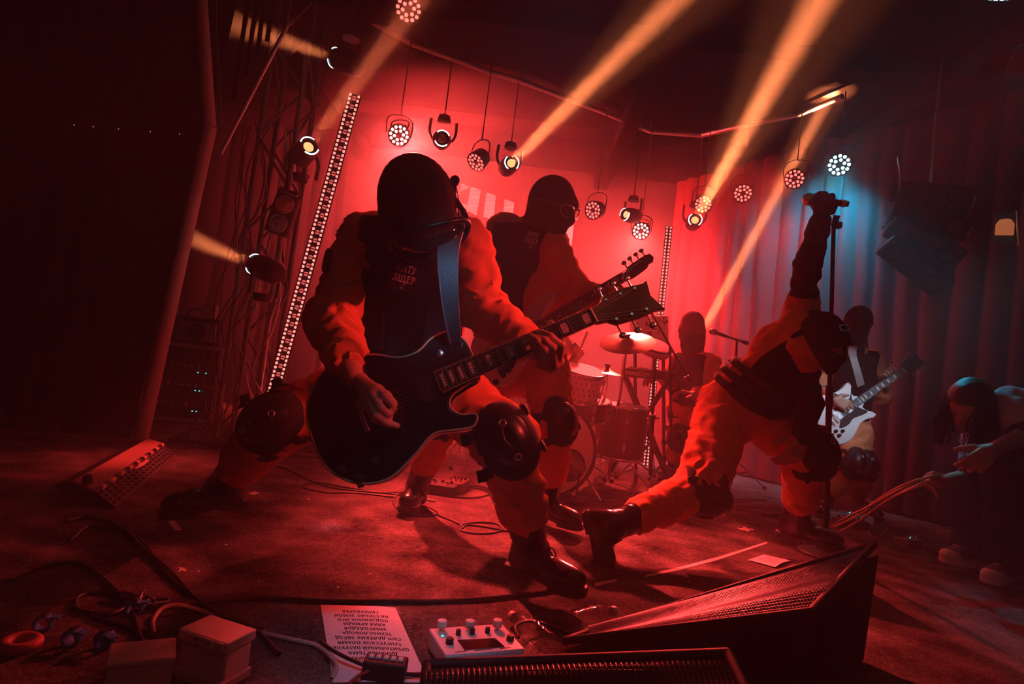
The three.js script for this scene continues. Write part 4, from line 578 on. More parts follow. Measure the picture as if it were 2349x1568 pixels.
const P4 = person('person in orange overalls, black helmet-like mask and vest, playing the white guitar by the curtain', {
  head: [1968, 742, 4.28], f: V(-0.15, -0.3, 0.93), u: V(0.08, 0.94, 0.3), neck: [1962, 792, 4.36], shR: [1902, 815, 4.4], shL: [2008, 830, 4.36], elR: [1872, 882, 4.32], elL: [2022, 905, 4.34], wrR: [1912, 914, 4.12], wrL: [2036, 882, 4.24], hipR: [1908, 978, 4.42], hipL: [1958, 982, 4.4], knR: [1952, 1062, 4.2], knL: [1978, 1066, 4.28], anR: [1890, 1148, 4.32], anL: [1965, 1152, 4.5],
  toeR: V(-0.5, 0, 0.85), toeL: V(0.4, 0, 0.9),
}, {
  front: V(-0.1, 0, 1), h: 0.015, sleeve: [0.12, 0.12], vest: { low: 0.08, depth: 4.1, pouches: [[0.5, -0.06, 0.1, 0.1, 0.04]] }, mask: { grow: 0.012, eyes: false, mat: M.mask }, pads: true, padR: V(0.0, 0.1, 1), padL: V(0.3, 0.1, 0.95), laces: false,
  handR: handPrims(at(1912, 914, 4.1), V(0.85, -0.35, 0.1), V(0.2, 0.9, 0.3), V(0.1, -0.2, -1), [25, 30, 35, 40]),
  handL: handChains(at(2040, 872, 4.26), [[[2050, 862, 4.24], [2050, 846, 4.17], [2044, 838, 4.15], [2041, 836, 4.16]], [[2044, 866, 4.24], [2044, 852, 4.17], [2039, 846, 4.15], [2036, 846, 4.16]], [[2038, 870, 4.24], [2038, 857, 4.17], [2033, 852, 4.15], [2031, 852, 4.16]], [[2034, 872, 4.25], [2032, 862, 4.18], [2028, 858, 4.16], [2027, 857, 4.17]], [[2038, 866, 4.28], [2042, 846, 4.28], [2044, 836, 4.26], [2046, 828, 4.24]]]),
});
{ const { add, hd, J } = P4, q = hd.q; const sq = (a) => [[-a, -a], [a, -a], [a, a], [-a, a]]; add('mask_buckle', place(new THREE.ExtrudeGeometry((() => { const s = new THREE.Shape(sq(0.024).map((p) => new THREE.Vector2(p[0], p[1] * 0.8))); s.holes.push(new THREE.Path(sq(0.017).map((p) => new THREE.Vector2(p[0], p[1] * 0.72)))); return s; })(), { depth: 0.005, bevelEnabled: false }), q(0.0, 0.095, 0.082), q(0, 0.09, 0.09).sub(J.head), hd.Y), M.nickel);
  add('bracelet', place(new THREE.TorusGeometry(0.034, 0.007, 8, 20), J.wrR.clone(), dirOf(J.elR, J.wrR)), M.chrome); }

// ---------------------------------------------------------------- keyboard player, drummer
person('person in orange overalls, tall knitted cap and black vest, standing at the keyboard', {
  head: [1588, 778, 4.7], f: V(-0.75, -0.25, 0.5), u: V(0.0, 1, 0.1), neck: [1590, 812, 4.74], shR: [1556, 830, 4.85], shL: [1634, 834, 4.62], elR: [1548, 880, 4.82], elL: [1640, 898, 4.55], wrR: [1520, 866, 4.6], wrL: [1588, 905, 4.4], hipR: [1566, 932, 4.8], hipL: [1608, 936, 4.7], knR: [1558, 1002, 4.7], knL: [1612, 1008, 4.62], anR: [1545, 1074, 4.85], anL: [1606, 1082, 4.75], toeR: V(-0.6, 0, 0.7), toeL: V(-0.4, 0, 0.9),
}, { front: V(-0.45, 0, 0.9), h: 0.016, sleeve: [0.85, 0.85], vest: { low: 0.02, depth: 4.4, pouches: [[0.6, 0.06, 0.12, 0.05, 0.03]] }, mask: { grow: 0.01 }, pads: true, padR: V(-0.3, 0, 0.95), padL: V(-0.2, 0, 1), laces: false, handCell: 0.006,
  handR: handPrims(at(1520, 866, 4.6), V(-0.8, -0.1, 0.3), V(-0.2, 0.2, -0.9), V(0, -1, 0), [30, 30, 30, 30]), handL: handPrims(at(1588, 905, 4.4), V(-0.8, 0.1, 0.2), V(0, 0.3, 0.9), V(0, -1, 0), [30, 30, 30, 30]) });
{ // the tall cap is the keyboard player's
  const p = scene.children[scene.children.length - 1], c = at(1588, 752, 4.7).sub(p.position);
  part('knitted_cap', mesher([cap(c.clone().add(V(0, -0.02, 0)), c.clone().add(V(0, 0.045, -0.01)), 0.106, 0.092, [60, 9, 0.004])], { h: 0.011, folds: 1, cuts: [(x, y, z) => c.y - 0.055 - y] }), std({ color: rgb(0.13, 0.06, 0.06), roughness: 0.95 }), p);
}
person('person sitting at the drums, hidden behind the bassist except for a fist with a drumstick', {
  head: [1232, 690, 4.35], f: V(0.2, -0.2, 1), u: V(0, 1, 0.1), neck: [1233, 735, 4.4], shR: [1182, 760, 4.42], shL: [1282, 772, 4.4], elR: [1160, 850, 4.3], elL: [1298, 856, 4.3], wrR: [1200, 862, 4.1], wrL: [1316, 826, 4.14], hipR: [1208, 930, 4.5], hipL: [1262, 936, 4.5], knR: [1160, 945, 4.2], knL: [1290, 960, 4.2], anR: [1155, 1060, 4.35], anL: [1292, 1072, 4.35], toeR: V(-0.2, 0, 1), toeL: V(0.2, 0, 1),
}, { front: V(0, 0, 1), h: 0.018, sleeve: [0.6, 0.6], vest: { low: 0.05, depth: 4 }, mask: { grow: 0.01 }, laces: false, handCell: 0.006,
  handL: handPrims(at(1316, 826, 4.14), V(0.35, 0.75, 0.3), V(0.3, 0.5, -0.3), V(-0.6, 0.1, 0.5), [75, 80, 85, 85]), handR: handPrims(at(1200, 862, 4.1), V(0.6, -0.3, 0.5), V(0, 0.9, 0), V(-0.5, -0.4, 0.2), [75, 80, 85, 85]) });
{ const s = solo('drumstick', [rod(at(1318, 832, 4.06), at(1346, 764, 3.98), 0.008, 0.006), mv(new THREE.SphereGeometry(0.008, 10, 8), ...at(1347, 762, 3.98).toArray())], M.wood, 'wooden drumstick held up by the fist behind the bassist', 'drumstick'); }

// ---------------------------------------------------------------- the long-haired person squatting at the right edge
const P7 = person('person with long dark hair and grey t-shirt, squatting at the right edge gathering cables', {
  head: [2222, 930, 2.92], f: V(-0.72, -0.5, 0.42), u: V(-0.2, 0.85, 0.3), neck: [2268, 962, 3.02], shR: [2262, 1000, 3.14], shL: [2325, 935, 2.86], elR: [2235, 1088, 3.05], elL: [2352, 1000, 2.72], wrR: [2168, 1102, 2.95], wrL: [2276, 1030, 2.62], hipR: [2330, 1165, 3.1], hipL: [2392, 1170, 2.95], knR: [2256, 1078, 3.0], knL: [2310, 1075, 2.75], anR: [2222, 1252, 3.12], anL: [2300, 1290, 2.95], toeR: V(-0.9, 0, 0.4), toeL: V(-0.8, 0, 0.6),
}, { front: V(-0.6, -0.2, 0.6), h: 0.013, face: true, sleeve: [0, 0], suitMat: std({ color: rgb(0.035, 0.04, 0.055), roughness: 0.9 }), collar: false, boots: false, hem: 0.97, handCell: 0.0045,
  suitCuts: [],
  handR: handPrims(at(2168, 1102, 2.95), V(-0.9, 0.1, 0.1), V(-0.1, 0.6, 0.6), V(-0.1, -0.8, 0.5), [[60, 60, 40], [65, 60, 40], [70, 60, 40], [70, 60, 40]]), handL: handPrims(at(2276, 1030, 2.62), V(-0.75, -0.7, 0.1), V(-0.4, 0.4, 0.7), V(0.2, -0.4, -0.9), [35, 40, 45, 50]) });
{
  const { t, add, hd, J, pel, chest } = P7, q = hd.q, sh = P7.sh;
  add('t_shirt', mesher([cap(J.shL, J.shR, 0.092, 0.092, FT), cap(pel, chest, 0.16, 0.14, FT), cap(lerpV(pel, chest, 0.6).addScaledVector(sh, -0.08), lerpV(pel, chest, 0.6).addScaledVector(sh, 0.08), 0.135, 0.135, FT), cap(J.shL, lerpV(J.shL, J.elL, 0.6), 0.088, 0.08, FA), cap(J.shR, lerpV(J.shR, J.elR, 0.6), 0.088, 0.08, FA)], { h: 0.012, k: 0.05, folds: 1.1 }), std({ color: rgb(0.32, 0.34, 0.36), roughness: 0.9 }));
  // bare arms come from the body; hair in strands
  const rr = rng(41), hs = [mesher([egg(q(0, 0.03, -0.02), hd.X, hd.Y, hd.Z, 0.093, 0.108, 0.11)], { h: 0.009, cuts: [planeCut(q(0, -0.005, 0.055), hd.Z.clone().addScaledVector(hd.Y, -0.75)), ], extra: (x, y, z, d) => { const p = V(x, y, z).sub(J.head); return d - 0.004 * noise(p.dot(hd.X) * 60, p.dot(hd.Y) * 12, p.dot(hd.Z) * 30); } })];
  for (let i = 0; i < 220; i++) { const a = (rr() - 0.5) * 5.2, r0 = 0.09; const sx = Math.sin(a), sz = Math.cos(a); if (sz > 0.86) continue; const top = q(sx * 0.06, 0.1, sz * 0.06 - 0.02), m = q(sx * 0.1, 0.03, sz * 0.1 - 0.015), low = m.clone().add(V(-0.03 + (rr() - 0.5) * 0.06, -0.1 - rr() * 0.13, 0.01 + (rr() - 0.5) * 0.05)); hs.push(tube([top, m, lerpV(m, low, 0.5).add(V((rr() - 0.5) * 0.03, 0, (rr() - 0.5) * 0.03)), low], 0.0035 + rr() * 0.004, 9, 4)); }
  add('hair', merge(hs), M.hair);
  for (const s of [-1, 1]) add('eye', [mv(new THREE.SphereGeometry(0.0115, 14, 10), ...q(s * 0.032, 0.012, 0.077).toArray())], std({ color: rgb(0.5, 0.48, 0.46), roughness: 0.3 }));
  for (const s of ['L', 'R']) { // canvas sneakers
    const g = thingPart(t, 'sneaker'), Z = J['toe' + s].clone().normalize(), Y = V(0, 1, 0), X = Y.clone().cross(Z).normalize(); g.position.copy(J['an' + s].clone().addScaledVector(Y, -0.085).sub(P7.base)); g.quaternion.setFromRotationMatrix(new THREE.Matrix4().makeBasis(X, Y, Z));
    part('upper', mesher([cap(V(0, 0.06, -0.05), V(0, 0.09, -0.04), 0.038, 0.04), cap(V(0, 0.055, -0.02), V(0, 0.05, 0.1), 0.04, 0.034), egg(V(0, 0.045, 0.14), V(1, 0, 0), V(0, 1, 0), V(0, 0, 1), 0.046, 0.034, 0.06), cap(V(0, 0.09, -0.02), V(0, 0.13, -0.025), 0.04, 0.042)], { h: 0.007, k: 0.03, cuts: [(x, y, z) => 0.028 - y] }), std({ color: rgb(0.16, 0.18, 0.26), roughness: 0.85 }), g);
    part('sole', extrude([[-0.036, -0.09], [-0.044, 0.0], [-0.05, 0.1], [-0.045, 0.17], [0, 0.2], [0.045, 0.17], [0.05, 0.1], [0.044, 0.0], [0.036, -0.09], [0, -0.1]], 0.03, 0.005, true).rotateX(Math.PI / 2).translate(0, 0.031, 0), M.whitePlastic, g);
    part('toe_cap', mesher([egg(V(0, 0.04, 0.15), V(1, 0, 0), V(0, 1, 0), V(0, 0, 1), 0.049, 0.036, 0.056)], { h: 0.007, cuts: [(x, y, z) => 0.028 - y, (x, y, z) => 0.14 - z] }), M.whitePlastic, g);
    for (let i = 0; i < 5; i++) part('lace', tube([V(-0.032, 0.068 + i * 0.011, 0.1 - i * 0.022), V(0, 0.088 + i * 0.009, 0.1 - i * 0.022), V(0.032, 0.068 + i * 0.011, 0.1 - i * 0.022)], 0.004, 10, 5), M.whitePlastic, g);
  }
}
// ---------------------------------------------------------------- light strips, scaffold, blinder
function lightStrip(label, a, b, w, nd, facing, power) {
  const t = thing('light_strip', label, 'light strip', lerpV(a, b, 0.5)), Y = dirOf(a, b), Z = facing.clone().addScaledVector(Y, -facing.dot(Y)).normalize(), X = Y.clone().cross(Z), L = a.distanceTo(b);
  t.quaternion.setFromRotationMatrix(new THREE.Matrix4().makeBasis(X, Y, Z));
  part('rail', [box(0.008, L, 0.02, 0.002).translate(-w * 0.5 - 0.006, 0, 0), box(0.008, L, 0.02, 0.002).translate(w * 0.5 + 0.006, 0, 0), box(w + 0.01, L, 0.005, 0.001).translate(0, 0, -0.012)], M.housing, t);
  for (const s of [-1, 1]) { const r = part('led_row', Array.from({ length: nd }, (_, i) => new THREE.CircleGeometry(0.0115, 6).translate(s * w * 0.42, -L / 2 + (i + 0.5) * L / nd, 0.004)), M.ledStrip, t); r.castShadow = false; }
  if (w > 0.06) for (let i = 0; i < nd / 2; i++) part('reflector', new THREE.CircleGeometry(0.017, 9), M.stripDisc, t).position.set(0, -L / 2 + (2 * i + 1) * L / nd, -0.008);
  if (w > 0.06) part('rung', Array.from({ length: nd }, (_, i) => box(w, 0.006, 0.006, 0).translate(0, -L / 2 + i * L / nd, -0.004)), M.housing, t);
  const al = new THREE.RectAreaLight(RED, power, w, L); al.position.set(0, 0, 0.02); al.rotation.y = Math.PI; t.add(al); al.name = 'strip_light';
  return t;
}
M.stripDisc = std({ color: rgb(0.3, 0.1, 0.1), emissive: rgb(0.75, 0.11, 0.1), roughness: 0.5 });
{
  const a = at(625, 905, 4.35), b = at(815, 215, 4.35), d = dirOf(b, a), a2 = a.clone().addScaledVector(d, (a.y - 0.05) / -d.y);
  lightStrip('tall leaning strip of two red dotted rows, left of the bent guitarist', a2, b, 0.075, 82, V(0.15, 0, 1), 7);
  solo('strip_foot', box(0.3, 0.05, 0.3, 0.008).translate(a2.x, 0.025, a2.z), M.housing, 'dark foot plate under the leaning light strip, behind the knee pad', 'foot plate');
  const c = at(1480, 1075, 5.75), e = at(1535, 518, 5.75), f = dirOf(e, c), c2 = c.clone().addScaledVector(f, Math.max(0, (c.y - 0.02) / -f.y));
  lightStrip('slim upright strip of two red dotted rows behind the keyboard', c2, e, 0.045, 74, V(-0.1, 0, 1), 7);
}
{ // scaffold tower with the lamps at the left
  const o = on(552, 1013), t = thing('truss_tower', 'square aluminium truss tower with diagonal braces at the left, carrying lamps and cables', 'truss', o), s = 0.13, Ht = 3.3; M.trussMetal = std({ color: rgb(0.16, 0.15, 0.16), roughness: 0.45, metalness: 0.8 });
  for (const [x, z] of [[-s, -s], [s, -s], [-s, s], [s, s]]) part('upright', rod(V(x, 0.02, z), V(x, Ht, z), 0.02), M.trussMetal, t);
  for (let i = 0; i < 9; i++) { const y = 0.08 + i * 0.36; for (const [p, q] of [[[-s, s], [s, s]], [[s, s], [s, -s]], [[-s, s], [-s, -s]], [[-s, -s], [s, -s]]]) { const k = i % 2 ? [q, p] : [p, q]; part('brace', rod(V(k[0][0], y, k[0][1]), V(k[1][0], y + 0.34, k[1][1]), 0.009), M.trussMetal, t); } }
  part('base_plate', box(0.6, 0.02, 0.6, 0.004).translate(0, 0.01, 0), M.darkMetal, t);
  // cables tied along it
  const rr = rng(3);
  for (let i = 0; i < 7; i++) { const x0 = o.x + (rr() - 0.5) * 0.5, z0 = o.z + 0.14 + rr() * 0.1, pts = []; for (let j = 0; j <= 8; j++) pts.push(V(x0 + (rr() - 0.5) * 0.14 + (j > 6 ? (rr() - 0.5) * 0.3 : 0), Math.max(0.01, 2.3 - j * 0.29 - rr() * 0.05), z0 + (rr() - 0.5) * 0.06)); solo('cable', tube(pts, 0.005 + (i === 2 ? 0.002 : 0), 60, 6), i === 2 ? M.cablePale || (M.cablePale = std({ color: rgb(0.5, 0.4, 0.36), roughness: 0.5 })) : M.cable, i === 2 ? 'pale cable hanging in loose bends down the truss tower' : 'black cable hanging in loose bends down the truss tower', 'cable', i === 2 ? undefined : 'black cables on the truss tower'); }
  solo('cable', tube([at(596, 640, 4.15), at(588, 700, 4.15), at(570, 760, 4.15), at(562, 830, 4.15), at(568, 880, 4.1), at(585, 930, 4.0), on(600, 1010, 0.02)], 0.006, 60, 6), M.cablePale, 'pale cable curving down from the boxy beam lamp to the floor', 'cable');
  const bl = thing('blinder_lamp', 'two-lens blinder lamp on the truss tower, upper lens pink and lower lens bluish', 'lamp', at(645, 490, 4.22)), up = dirOf(at(637, 513, 4.2), at(653, 468, 4.2)); aim(bl, at(645, 490, 4.24), V(0.15, -0.1, 1), up);
  part('housing', box(0.17, 0.3, 0.1, 0.02).translate(0, 0, -0.06), M.housing, bl);
  for (const [y, c] of [[0.072, rgb(0.42, 0.11, 0.12)], [-0.072, rgb(0.2, 0.17, 0.3)]]) { part('lens', lathe([[0, 0.02], [0.03, 0.016], [0.052, 0.004], [0.055, -0.006], [0, -0.006]], 30).rotateX(Math.PI / 2).translate(0, y, 0), phys({ color: c, roughness: 0.15, clearcoat: 1 }), bl); part('lens_ring', new THREE.TorusGeometry(0.058, 0.006, 8, 36).translate(0, y, 0), M.alu, bl); part('bulb', new THREE.TorusGeometry(0.016, 0.004, 8, 20).translate(0, y, 0.017), M.chrome, bl); }
  part('hood', box(0.14, 0.012, 0.08, 0.002).rotateX(0.4).translate(0, 0.165, 0.01), M.housing, bl); part('clamp', rod(V(0, 0, -0.1), V(0, 0, -0.24), 0.015), M.steel, bl);
}
for (const [x, y1, d, w] of [[538, 232, 3.4, 'longest and leftmost'], [566, 176, 3.42, 'second from the left'], [590, 130, 3.44, 'third from the left'], [613, 95, 3.46, 'shortest and rightmost']]) solo('hanging_strap', strapGeo([at(x, y1, d), at(x + 0.12 * (y1 - y1 / 2), y1 / 2, d), V(at(x + 0.12 * y1, 0, d).x, RH, at(x, y1, d).z)], V(1, 0, 0), 0.024, 0.008), M.black, w + ' of four black straps hanging across the top left amber beam', 'strap', 'straps across the top left beam');
solo('hanging_cable', tube([V(at(496, 20, 3.3).x, RH, at(496, 20, 3.3).z), at(496, 20, 3.3), at(502, 150, 3.3), at(509, 288, 3.3)].concat([]), 0.003, 20, 5), M.steel, 'thin wire beside the pillar top at the left', 'wire');
solo('scaffold_pole', [rod(at(657, 62, 3.55), at(506, 352, 3.5), 0.011), rod(V(at(662, 20, 3.55).x, RH, at(662, 20, 3.55).z), at(655, 70, 3.55), 0.012)], M.alu, 'thin pole slanting down left through the short amber beam', 'pole');
{ const bt = thing('wall_batten', 'thin metal batten glinting in segments on the dark left curtain', 'batten', at(280, 298, 2.75)); for (const [x0, x1] of [[150, 170], [184, 214], [232, 272], [298, 345], [356, 412]]) part('rail', rod(at(x0, 285 + (x0 - 150) * 0.085, 2.75).sub(bt.position), at(x1, 285 + (x1 - 150) * 0.085, 2.75).sub(bt.position), 0.004), M.chrome, bt); }
// pipes that carry the lamps
{ const pipe = (pts, label) => solo('lighting_pipe', pts.slice(1).map((p, i) => rod(pts[i], p, 0.024, 0.024, 14)), M.steel, label, 'pipe');
  const hi = (px, py, d) => at(px, py, d).add(V(0, 0, -0.05)).setY(PIPE_Y);
  pipe([hi(600, 250, 4.1), hi(915, 310, 4.85), hi(1093, 371, 5.15), hi(1172, 360, 5.25), hi(1361, 470, 5.65), hi(1470, 520, 5.95)], 'lighting pipe above the lamps left of the drum kit');
  pipe([hi(1470, 525, 5.95), hi(1594, 490, 5.9), hi(1704, 443, 5.55), hi(1823, 410, 5.25), hi(1925, 378, 4.85)], 'lighting pipe above the lamps along the red curtain');
  pipe([V(-2.2, PIPE_Y, -3.65), V(2.4, PIPE_Y, -3.3)], 'lighting pipe under the ceiling across the front of the stage');
  for (const [p, n] of [[hi(700, 270, 4.35), 'left of the leaning light strip'], [hi(1172, 360, 5.25), 'above the long-beam lamp beside the bent guitarist'], [hi(1470, 522, 5.95), 'at the corner over the drum kit'], [hi(1823, 410, 5.25), 'beside the cyan lamp'], [V(-0.9, PIPE_Y, -3.55), 'over the topmost red lamp'], [V(1.6, PIPE_Y, -3.36), 'at the front pipe, upper right']]) solo('hanger_rod', rod(p, V(p.x, RH + 0.02, p.z), 0.01), M.steel, 'thin rod holding a lighting pipe ' + n, 'rod', 'hanger rods of the lighting pipes'); }
// lit sign letters on the back wall
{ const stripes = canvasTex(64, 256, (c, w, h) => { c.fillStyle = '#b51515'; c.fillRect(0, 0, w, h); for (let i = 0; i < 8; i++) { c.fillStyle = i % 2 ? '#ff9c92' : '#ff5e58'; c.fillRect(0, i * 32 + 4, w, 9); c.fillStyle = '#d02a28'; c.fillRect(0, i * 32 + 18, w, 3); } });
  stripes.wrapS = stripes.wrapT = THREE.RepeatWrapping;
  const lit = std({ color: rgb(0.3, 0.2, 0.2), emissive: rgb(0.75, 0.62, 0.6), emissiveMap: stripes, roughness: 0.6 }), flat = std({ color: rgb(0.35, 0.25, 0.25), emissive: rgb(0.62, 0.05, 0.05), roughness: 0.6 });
  const Z = (x, y) => [1030 + x / 5.6, 400 + y / 5.6];
  const slab = (pts, d, depth) => { const w = pts.map((p) => { const q = at(...Z(...p), 1).sub(camera.position); return camera.position.clone().addScaledVector(q, (RZ0 + 0.004) / q.z); }), c = w.reduce((a, b) => a.clone().add(b)).multiplyScalar(1 / w.length); const s = new THREE.Shape(w.map((p) => new THREE.Vector2(p.x - c.x, p.y - c.y))); const g = new THREE.ExtrudeGeometry(s, { depth, bevelEnabled: false }); const q = g.attributes.position, uv = g.attributes.uv; for (let i = 0; i < q.count; i++) uv.setXY(i, q.getX(i), (q.getY(i) - q.getX(i) * 0.2) * 2.2); return g.translate(c.x, c.y, c.z); };
  const D = 7.6, letter = (label, polys, mat) => { const p0 = at(...Z(...polys[0][0]), D), t = thing('sign_letter', label, 'sign', p0); for (const p of polys) part('letter_panel', slab(p, D, 0.05).translate(-p0.x, -p0.y, -p0.z), mat, t); };
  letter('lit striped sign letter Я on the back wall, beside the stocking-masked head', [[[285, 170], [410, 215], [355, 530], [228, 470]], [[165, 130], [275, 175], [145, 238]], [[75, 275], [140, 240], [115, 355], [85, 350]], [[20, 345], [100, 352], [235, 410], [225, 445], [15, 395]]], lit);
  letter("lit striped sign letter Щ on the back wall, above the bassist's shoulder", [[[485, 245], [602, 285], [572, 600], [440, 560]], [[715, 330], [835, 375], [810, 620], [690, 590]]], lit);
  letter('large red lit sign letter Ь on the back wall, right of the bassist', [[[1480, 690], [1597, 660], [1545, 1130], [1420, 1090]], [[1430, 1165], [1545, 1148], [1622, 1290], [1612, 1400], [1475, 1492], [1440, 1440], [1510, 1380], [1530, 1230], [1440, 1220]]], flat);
}
// ---------------------------------------------------------------- racks at the left
{ const o = on(418, 962), t = thing('flight_case', 'black equipment rack with metal edges and small green lights, by the left pillar', 'rack', o); t.rotation.y = 0.35;
  part('case', box(0.5, 0.62, 0.5, 0.01).translate(0, 0.33, 0), M.housing, t);
  for (const x of [-0.25, 0.25]) for (const z of [-0.25, 0.25]) part('edge_rail', box(0.03, 0.62, 0.03, 0.003).translate(x, 0.33, z), M.alu, t);
  for (const y of [0.03, 0.64]) part('edge_rail', [box(0.53, 0.03, 0.03, 0.003).translate(0, y, 0.25), box(0.03, 0.03, 0.5, 0.003).translate(0.25, y, 0)], M.alu, t);
  for (const [i, y] of [0.14, 0.3, 0.46].entries()) { const u = part('rack_unit', box(0.44, 0.13, 0.02, 0.004).translate(0, y, 0.255), M.darkMetal, t); for (let k = 0; k < 6; k++) part('knob', cyl(0.012, 0.013, 0.02, 12).rotateX(Math.PI / 2).translate(-0.15 + k * 0.05, y + 0.02, 0.27), M.steel, u); for (let k = 0; k < 3; k++) part('indicator_light', new THREE.SphereGeometry(0.005, 8, 6).translate(0.1 + k * 0.03, y - 0.03 + 0.01 * (i % 2), 0.268), M.ledGreen || (M.ledGreen = glow(0.1, 1.6, 1.5)), u); }
  const q = thing('amplifier', 'small amplifier with a metal handle on top of the equipment rack', 'amplifier', o.clone().add(V(0.02, 0.645, 0))); q.rotation.y = 0.3;
  part('case', box(0.4, 0.24, 0.3, 0.015).translate(0, 0.12, 0), M.darkMetal, q); part('front_panel', box(0.3, 0.16, 0.012, 0.004).translate(0.02, 0.12, 0.155), M.alu, q); part('speaker_cone', lathe([[0, 0], [0.03, 0.01], [0.065, 0.02], [0.07, 0.02], [0.07, 0]], 28).rotateX(Math.PI / 2).translate(0.02, 0.12, 0.16), M.black, q); part('handle', tube([V(-0.1, 0.24, 0), V(-0.09, 0.3, 0), V(0.09, 0.3, 0), V(0.1, 0.24, 0)], 0.01, 30, 8), M.rubber, q);
  const b = thing('paper_box', 'small pale box lying on top of the amplifier at the left', 'box', o.clone().add(V(0.02, 0.887, 0.02))); part('case', box(0.12, 0.1, 0.12, 0.004).translate(0.1, 0.05, 0), M.cream, b); part('lid', box(0.125, 0.02, 0.125, 0.003).translate(0.1, 0.108, 0), M.cream, b);
  // loose wires round the rack
  const rr = rng(12); for (let i = 0; i < 9; i++) { const s = o.clone().add(V(0.28 + rr() * 0.1, 0.2 + rr() * 0.45, 0.26)), e = on(470 + rr() * 60, 955 + rr() * 35, 0.008), pts = [s]; for (let j = 1; j < 5; j++) pts.push(lerpV(s, e, j / 5).add(V((rr() - 0.4) * 0.16, -0.06 * Math.sin(j), (rr() - 0.5) * 0.1))); pts.push(e, e.clone().add(V(0.2 * rr(), 0, 0.25 * rr()))); solo('cable', tube(pts.map((p) => p.setY(Math.max(0.008, p.y))), 0.004, 50, 5), i % 3 ? M.cable : M.cablePale, i % 3 ? 'black wire drooping from the equipment rack to the floor' : 'pale wire drooping from the equipment rack to the floor', 'cable', i % 3 ? 'black wires at the rack' : 'pale wires at the rack'); }
}
// cable ramp on the left
{ const hA = on(371, 1015, 0.06), hB = on(214, 1122, 0.06), lA = on(339, 1005, 0.05), lB = on(166, 1103, 0.05), rA = on(404, 1045, 0.004), rB = on(266, 1164, 0.004);
  const t = thing('cable_ramp', 'cable ramp on the floor at the left with pale lid and dark studded slope', 'cable ramp', lerpV(hA, hB, 0.5).setY(0)), o = t.position;
  const prism = (a, b, c, d, th) => { const p = [a, b, c, d].map((v) => v.clone().sub(o)), q = p.map((v) => v.clone().setY(Math.max(-o.y + 0.001, v.y - th))), g = new THREE.BufferGeometry(), A = [...p, ...q].flatMap((v) => v.toArray()); g.setAttribute('position', new THREE.Float32BufferAttribute(A, 3)); g.setIndex([0, 1, 2, 0, 2, 3, 4, 6, 5, 4, 7, 6, 0, 4, 5, 0, 5, 1, 1, 5, 6, 1, 6, 2, 2, 6, 7, 2, 7, 3, 3, 7, 4, 3, 4, 0]); return g.toNonIndexed(); };
  const f = (g) => { g.computeVertexNormals(); return g; };
  part('lid', f(prism(lA, lB, hB, hA, 0.012)), std({ color: rgb(0.55, 0.33, 0.25), roughness: 0.85, bumpMap: speck, bumpScale: 0.001, side: THREE.DoubleSide }), t);
  part('slope', f(prism(hA, hB, rB, rA, 0.06)), std({ color: rgb(0.05, 0.045, 0.045), roughness: 0.8, side: THREE.DoubleSide }), t); part('slope', f(prism(lA.clone().setY(0.004).add(V(-0.12, 0, -0.06)), lB.clone().setY(0.004).add(V(-0.12, 0, -0.06)), lB, lA, 0.05)), M.black, t);
  for (let i = 0; i < 9; i++) { const a = lerpV(hA, hB, (i + 0.25) / 9), b = lerpV(hA, hB, (i + 0.62) / 9), dn = dirOf(hA, rA), m = [a, b].map((v) => v.clone().addScaledVector(dn, 0.018).sub(o)); part('hinge', rod(m[0], m[1], 0.013, 0.013, 14), std({ color: rgb(0.62, 0.36, 0.27), roughness: 0.7 }), t); }
  for (let i = 0; i < 18; i++) for (let j = 0; j < 4; j++) { const p = lerpV(lerpV(hA, rA, 0.25 + j * 0.19), lerpV(hB, rB, 0.25 + j * 0.19), (i + 0.5) / 18).sub(o); part('stud', box(0.014, 0.006, 0.03, 0.002).rotateY(0.5).translate(p.x, p.y + 0.002, p.z), M.rubber, t); }
  part('handle', tube([on(196, 1118, 0.03), on(197, 1094, 0.1), on(203, 1092, 0.1), on(205, 1118, 0.03)].map((v) => v.sub(o)), 0.012, 24, 7), M.black, t);
  const tp = [on(308, 1076, 0.045), on(318, 1066, 0.048), on(338, 1054, 0.05), on(343, 1057, 0.047), on(330, 1068, 0.045), on(316, 1075, 0.043)].map((v) => v.sub(o).add(V(0, 0.004, 0))); const g = new THREE.BufferGeometry().setFromPoints([0, 1, 5, 1, 4, 5, 1, 2, 4, 2, 3, 4].map((i) => tp[i])); g.computeVertexNormals(); part('torn_tape', g, std({ color: rgb(0.75, 0.5, 0.42), roughness: 0.8, side: THREE.DoubleSide }), t);
}
